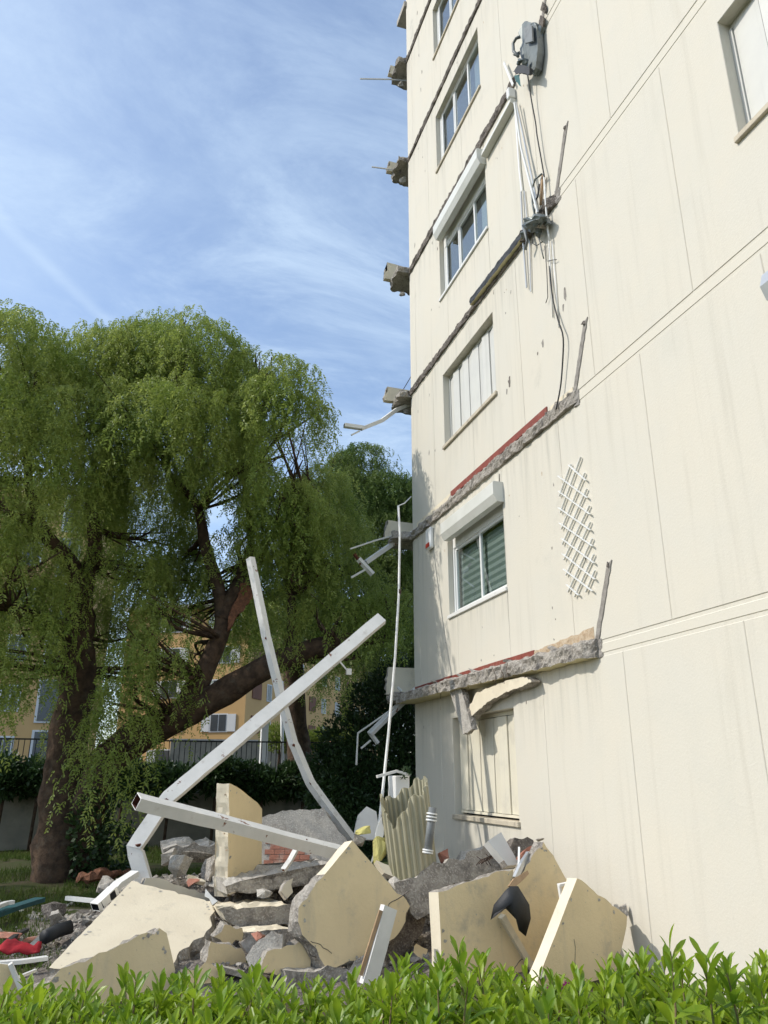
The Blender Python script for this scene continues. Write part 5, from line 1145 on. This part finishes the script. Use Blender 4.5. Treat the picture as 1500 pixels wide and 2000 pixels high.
def htop(f, r_): return .97-.035*max(0, min(1, (.2-r_)/.8))+.045*fbm((f, r_, 0), 2.2, 3)+.03*fbm((f, r_, 5), 6, 2)
for i in range(3000):
    f = rr.uniform(1.7, 2.95); r_ = rr.uniform(-1.75, 1.85)
    z = htop(f, r_)-.10-rr.random()**1.5*.26; b_ = O+fwd*f+rgt*r_; b_.z = z
    shoot(b_, Vector((rr.uniform(-.3, .3), rr.uniform(-.3, .3), 1)).normalized(), rr.uniform(.07, .15), rr.randint(9, 14), rr.uniform(.066, .096))
def tall(px, py, f, h, nl, ll, lean):
    d = ray(px, py); q = O+d*(f/(d.dot(fwd))); dv = Vector((lean[0], lean[1], 1)).normalized(); shoot(q-dv*h, dv, h, nl, ll)
for (x, y, f, h, nl, ll) in [(895, 1868, 2.5, .22, 20, .085), (862, 1900, 2.45, .18, 16, .08), (935, 1885, 2.55, .2, 16, .08), (915, 1915, 2.3, .16, 15, .08), (855, 1925, 2.3, .16, 15, .08), (500, 1905, 2.6, .16, 14, .08), (380, 1915, 2.5, .14, 13, .08), (265, 1918, 2.6, .14, 13, .075), (170, 1925, 2.6, .13, 12, .08),
                             (1310, 1858, 2.3, .26, 16, .10), (1375, 1880, 2.3, .22, 15, .095), (1420, 1900, 2.3, .2, 14, .09), (1180, 1915, 2.5, .18, 15, .085), (1215, 1900, 2.6, .18, 14, .085), (1130, 1935, 2.4, .14, 13, .08), (1480, 1925, 2.3, .15, 12, .085), (1330, 1900, 2.35, .2, 16, .09), (10, 1945, 2.2, .14, 12, .09)]:
    tall(x, y, f, h, nl, ll, (rr.uniform(-.15, .15), rr.uniform(-.1, .1)))
def leafmat(p, d_, s_, roll):
    zax = Vector((0, 0, 1)); y_ = zax.cross(d_); y_ = y_.normalized() if y_.length > 1e-3 else Vector((0, 1, 0)); z_ = d_.cross(y_)
    R = Matrix((d_, y_, z_)).transposed() @ Matrix.Rotation(roll, 3, 'X'); return R*s_
def shown(p):
    v = p-O; w_ = v.dot(fwd)*cP+v.z*sP; u_ = v.z*cP-v.dot(fwd)*sP; x = 750+1500*v.dot(rgt)/w_; y = 1000-1500*u_/w_
    return 0 < x < 1500 and 0 < y < 1990, w_, y
vis = []
for i, (p, d_, s_, ro) in enumerate(leaves):
    ok, w_, y = shown(p+d_*s_)
    if ok: vis.append((p.z+d_.z*s_-.05*w_, i))
vis.sort(reverse=True); pick = {i for _, i in vis[:300]}
out = []; hl = Vector(hd.location)
for i, (p, d_, s_, ro) in enumerate(leaves):
    R = leafmat(p, d_, s_, ro)
    if i in pick:
        o = bpy.data.objects.new('leaf', lm); C.objects.link(o); o.parent = hd; o.matrix_local = Matrix.Translation(p-hl) @ R.to_4x4()
    else: out.append(LV @ np.array(R).T+np.array(p))
W = np.stack(out); V = W.reshape(-1, 3); idx = np.array(LF); nL = len(out)
Q = V[(np.arange(nL)[:, None, None]*len(LV)+idx[None]).reshape(-1)]
o = mkbig('foliage', Q, 4, hedgem, hd); o['kind'] = 'stuff'
V = []; Fc = []
for (a, b, c_) in stems:
    v, f = sweep([a, b, c_], circ(1, 5), [.004, .003, .0015]); k0 = len(V); V += v; Fc += [tuple(i+k0 for i in x) for x in f]
o = mk('stems', V, Fc, stemm, hd); o['kind'] = 'stuff'
V = []; Fc = []
for i in range(160):
    f = rr.uniform(1.8, 2.9); r_ = rr.uniform(-1.7, 1.8); b_ = O+fwd*f+rgt*r_; v, f_ = sweep([Vector((b_.x, b_.y, -.05)), Vector((b_.x+.04, b_.y, .40)), Vector((b_.x, b_.y+.03, .76))], circ(1, 5), [.011, .009, .005]); k0 = len(V); V += v; Fc += [tuple(i_+k0 for i_ in x) for x in f_]
o = mk('branches', V, Fc, bark, hd); o['kind'] = 'stuff'
# pink flower
ff = empty('pink_flower', O+fwd*2.9+rgt*.75-Vector((0, 0, CH)), 'small magenta flower spray showing above the hedge near the nearest panel', 'flower')
q0 = O+ray(1085, 1945)*(2.9/ray(1085, 1945).dot(fwd)); q1 = O+ray(1112, 1918)*(2.9/ray(1112, 1918).dot(fwd))
tube('stem', [Vector((q0.x, q0.y, .02)), q0, q1], .003, stemm, ff, 5)
for i, (x, y) in enumerate(((1090, 1925), (1090, 1933), (1108, 1930), (1094, 1947), (1078, 1933))):
    d = ray(x, y); q = O+d*(2.88/d.dot(fwd)); V = []; Fc = []
    for k in range(5):
        a = k*1.257+i; dv = Vector((math.cos(a), .3*math.sin(a*2), math.sin(a)))*.026; sv = Vector((-math.sin(a), 0, math.cos(a)))*.007; b = len(V); V += [q, q+dv*.6+sv, q+dv, q+dv*.6-sv]; Fc.append((b, b+1, b+2, b+3))
    mk('petal_cluster', V, Fc, petal, ff)

# ------------------------------------------------------------------ loose shards and rods: keep those in plain sight, say where each lies
bpy.context.view_layer.update(); dg = bpy.context.evaluated_depsgraph_get()
MARKS = [('by the tip of the sunlit cream slab', 410, 1770), ('at the foot of the standing wall piece', 440, 1750), ('below the red tiles', 560, 1720), ('left of the diamond panel', 545, 1800), ('at the foot of the diamond panel', 650, 1890),
         ('on the dusty slab behind the cream slab', 350, 1720), ('under the front left panel', 330, 1930), ('beside the leaning white box post', 775, 1860), ('below the broken beam', 830, 1810), ('at the foot of the fluted drum', 770, 1710), ('on the broken beam', 920, 1690), ('beside the dark block under the cream slab', 440, 1870), ('behind the tall pointed panel', 1060, 1650)]
def topx(p):
    v = p-O; w_ = v.dot(fwd)*cP+v.z*sP; return 750+1500*v.dot(rgt)/w_, 1000-1500*(v.z*cP-v.dot(fwd)*sP)/w_
keep = []
for (o, lab, cat, grp) in LOOSE:
    me = o.data; vs_ = [Vector(o.location)+v.co for v in me.vertices]; seen = 0
    for p in vs_[::max(1, len(vs_)//40)]:
        d = (p-O).normalized(); hit = scene.ray_cast(dg, O, d)
        if hit[0] and hit[4].name == o.name: seen += 1
    c = sum(vs_, Vector())/len(vs_)
    if seen >= 4: keep.append((o, lab, cat, grp, *topx(c)))
    else: bpy.data.objects.remove(o)
byk = {}
for k in keep:
    mname = min(MARKS, key=lambda m_: (m_[1]-k[4])**2+(m_[2]-k[5])**2)[0]; byk.setdefault((k[1], mname), []).append(k)
ORD = ['leftmost', 'second from the left', 'third from the left', 'fourth from the left', 'fifth from the left', 'sixth from the left']
for (lab, mname), L_ in byk.items():
    L_.sort(key=lambda k: k[4])
    for i, k in enumerate(L_): tag(k[0], lab+' '+mname+('' if len(L_) == 1 else ', '+ORD[min(i, 5)]), k[2], k[3])
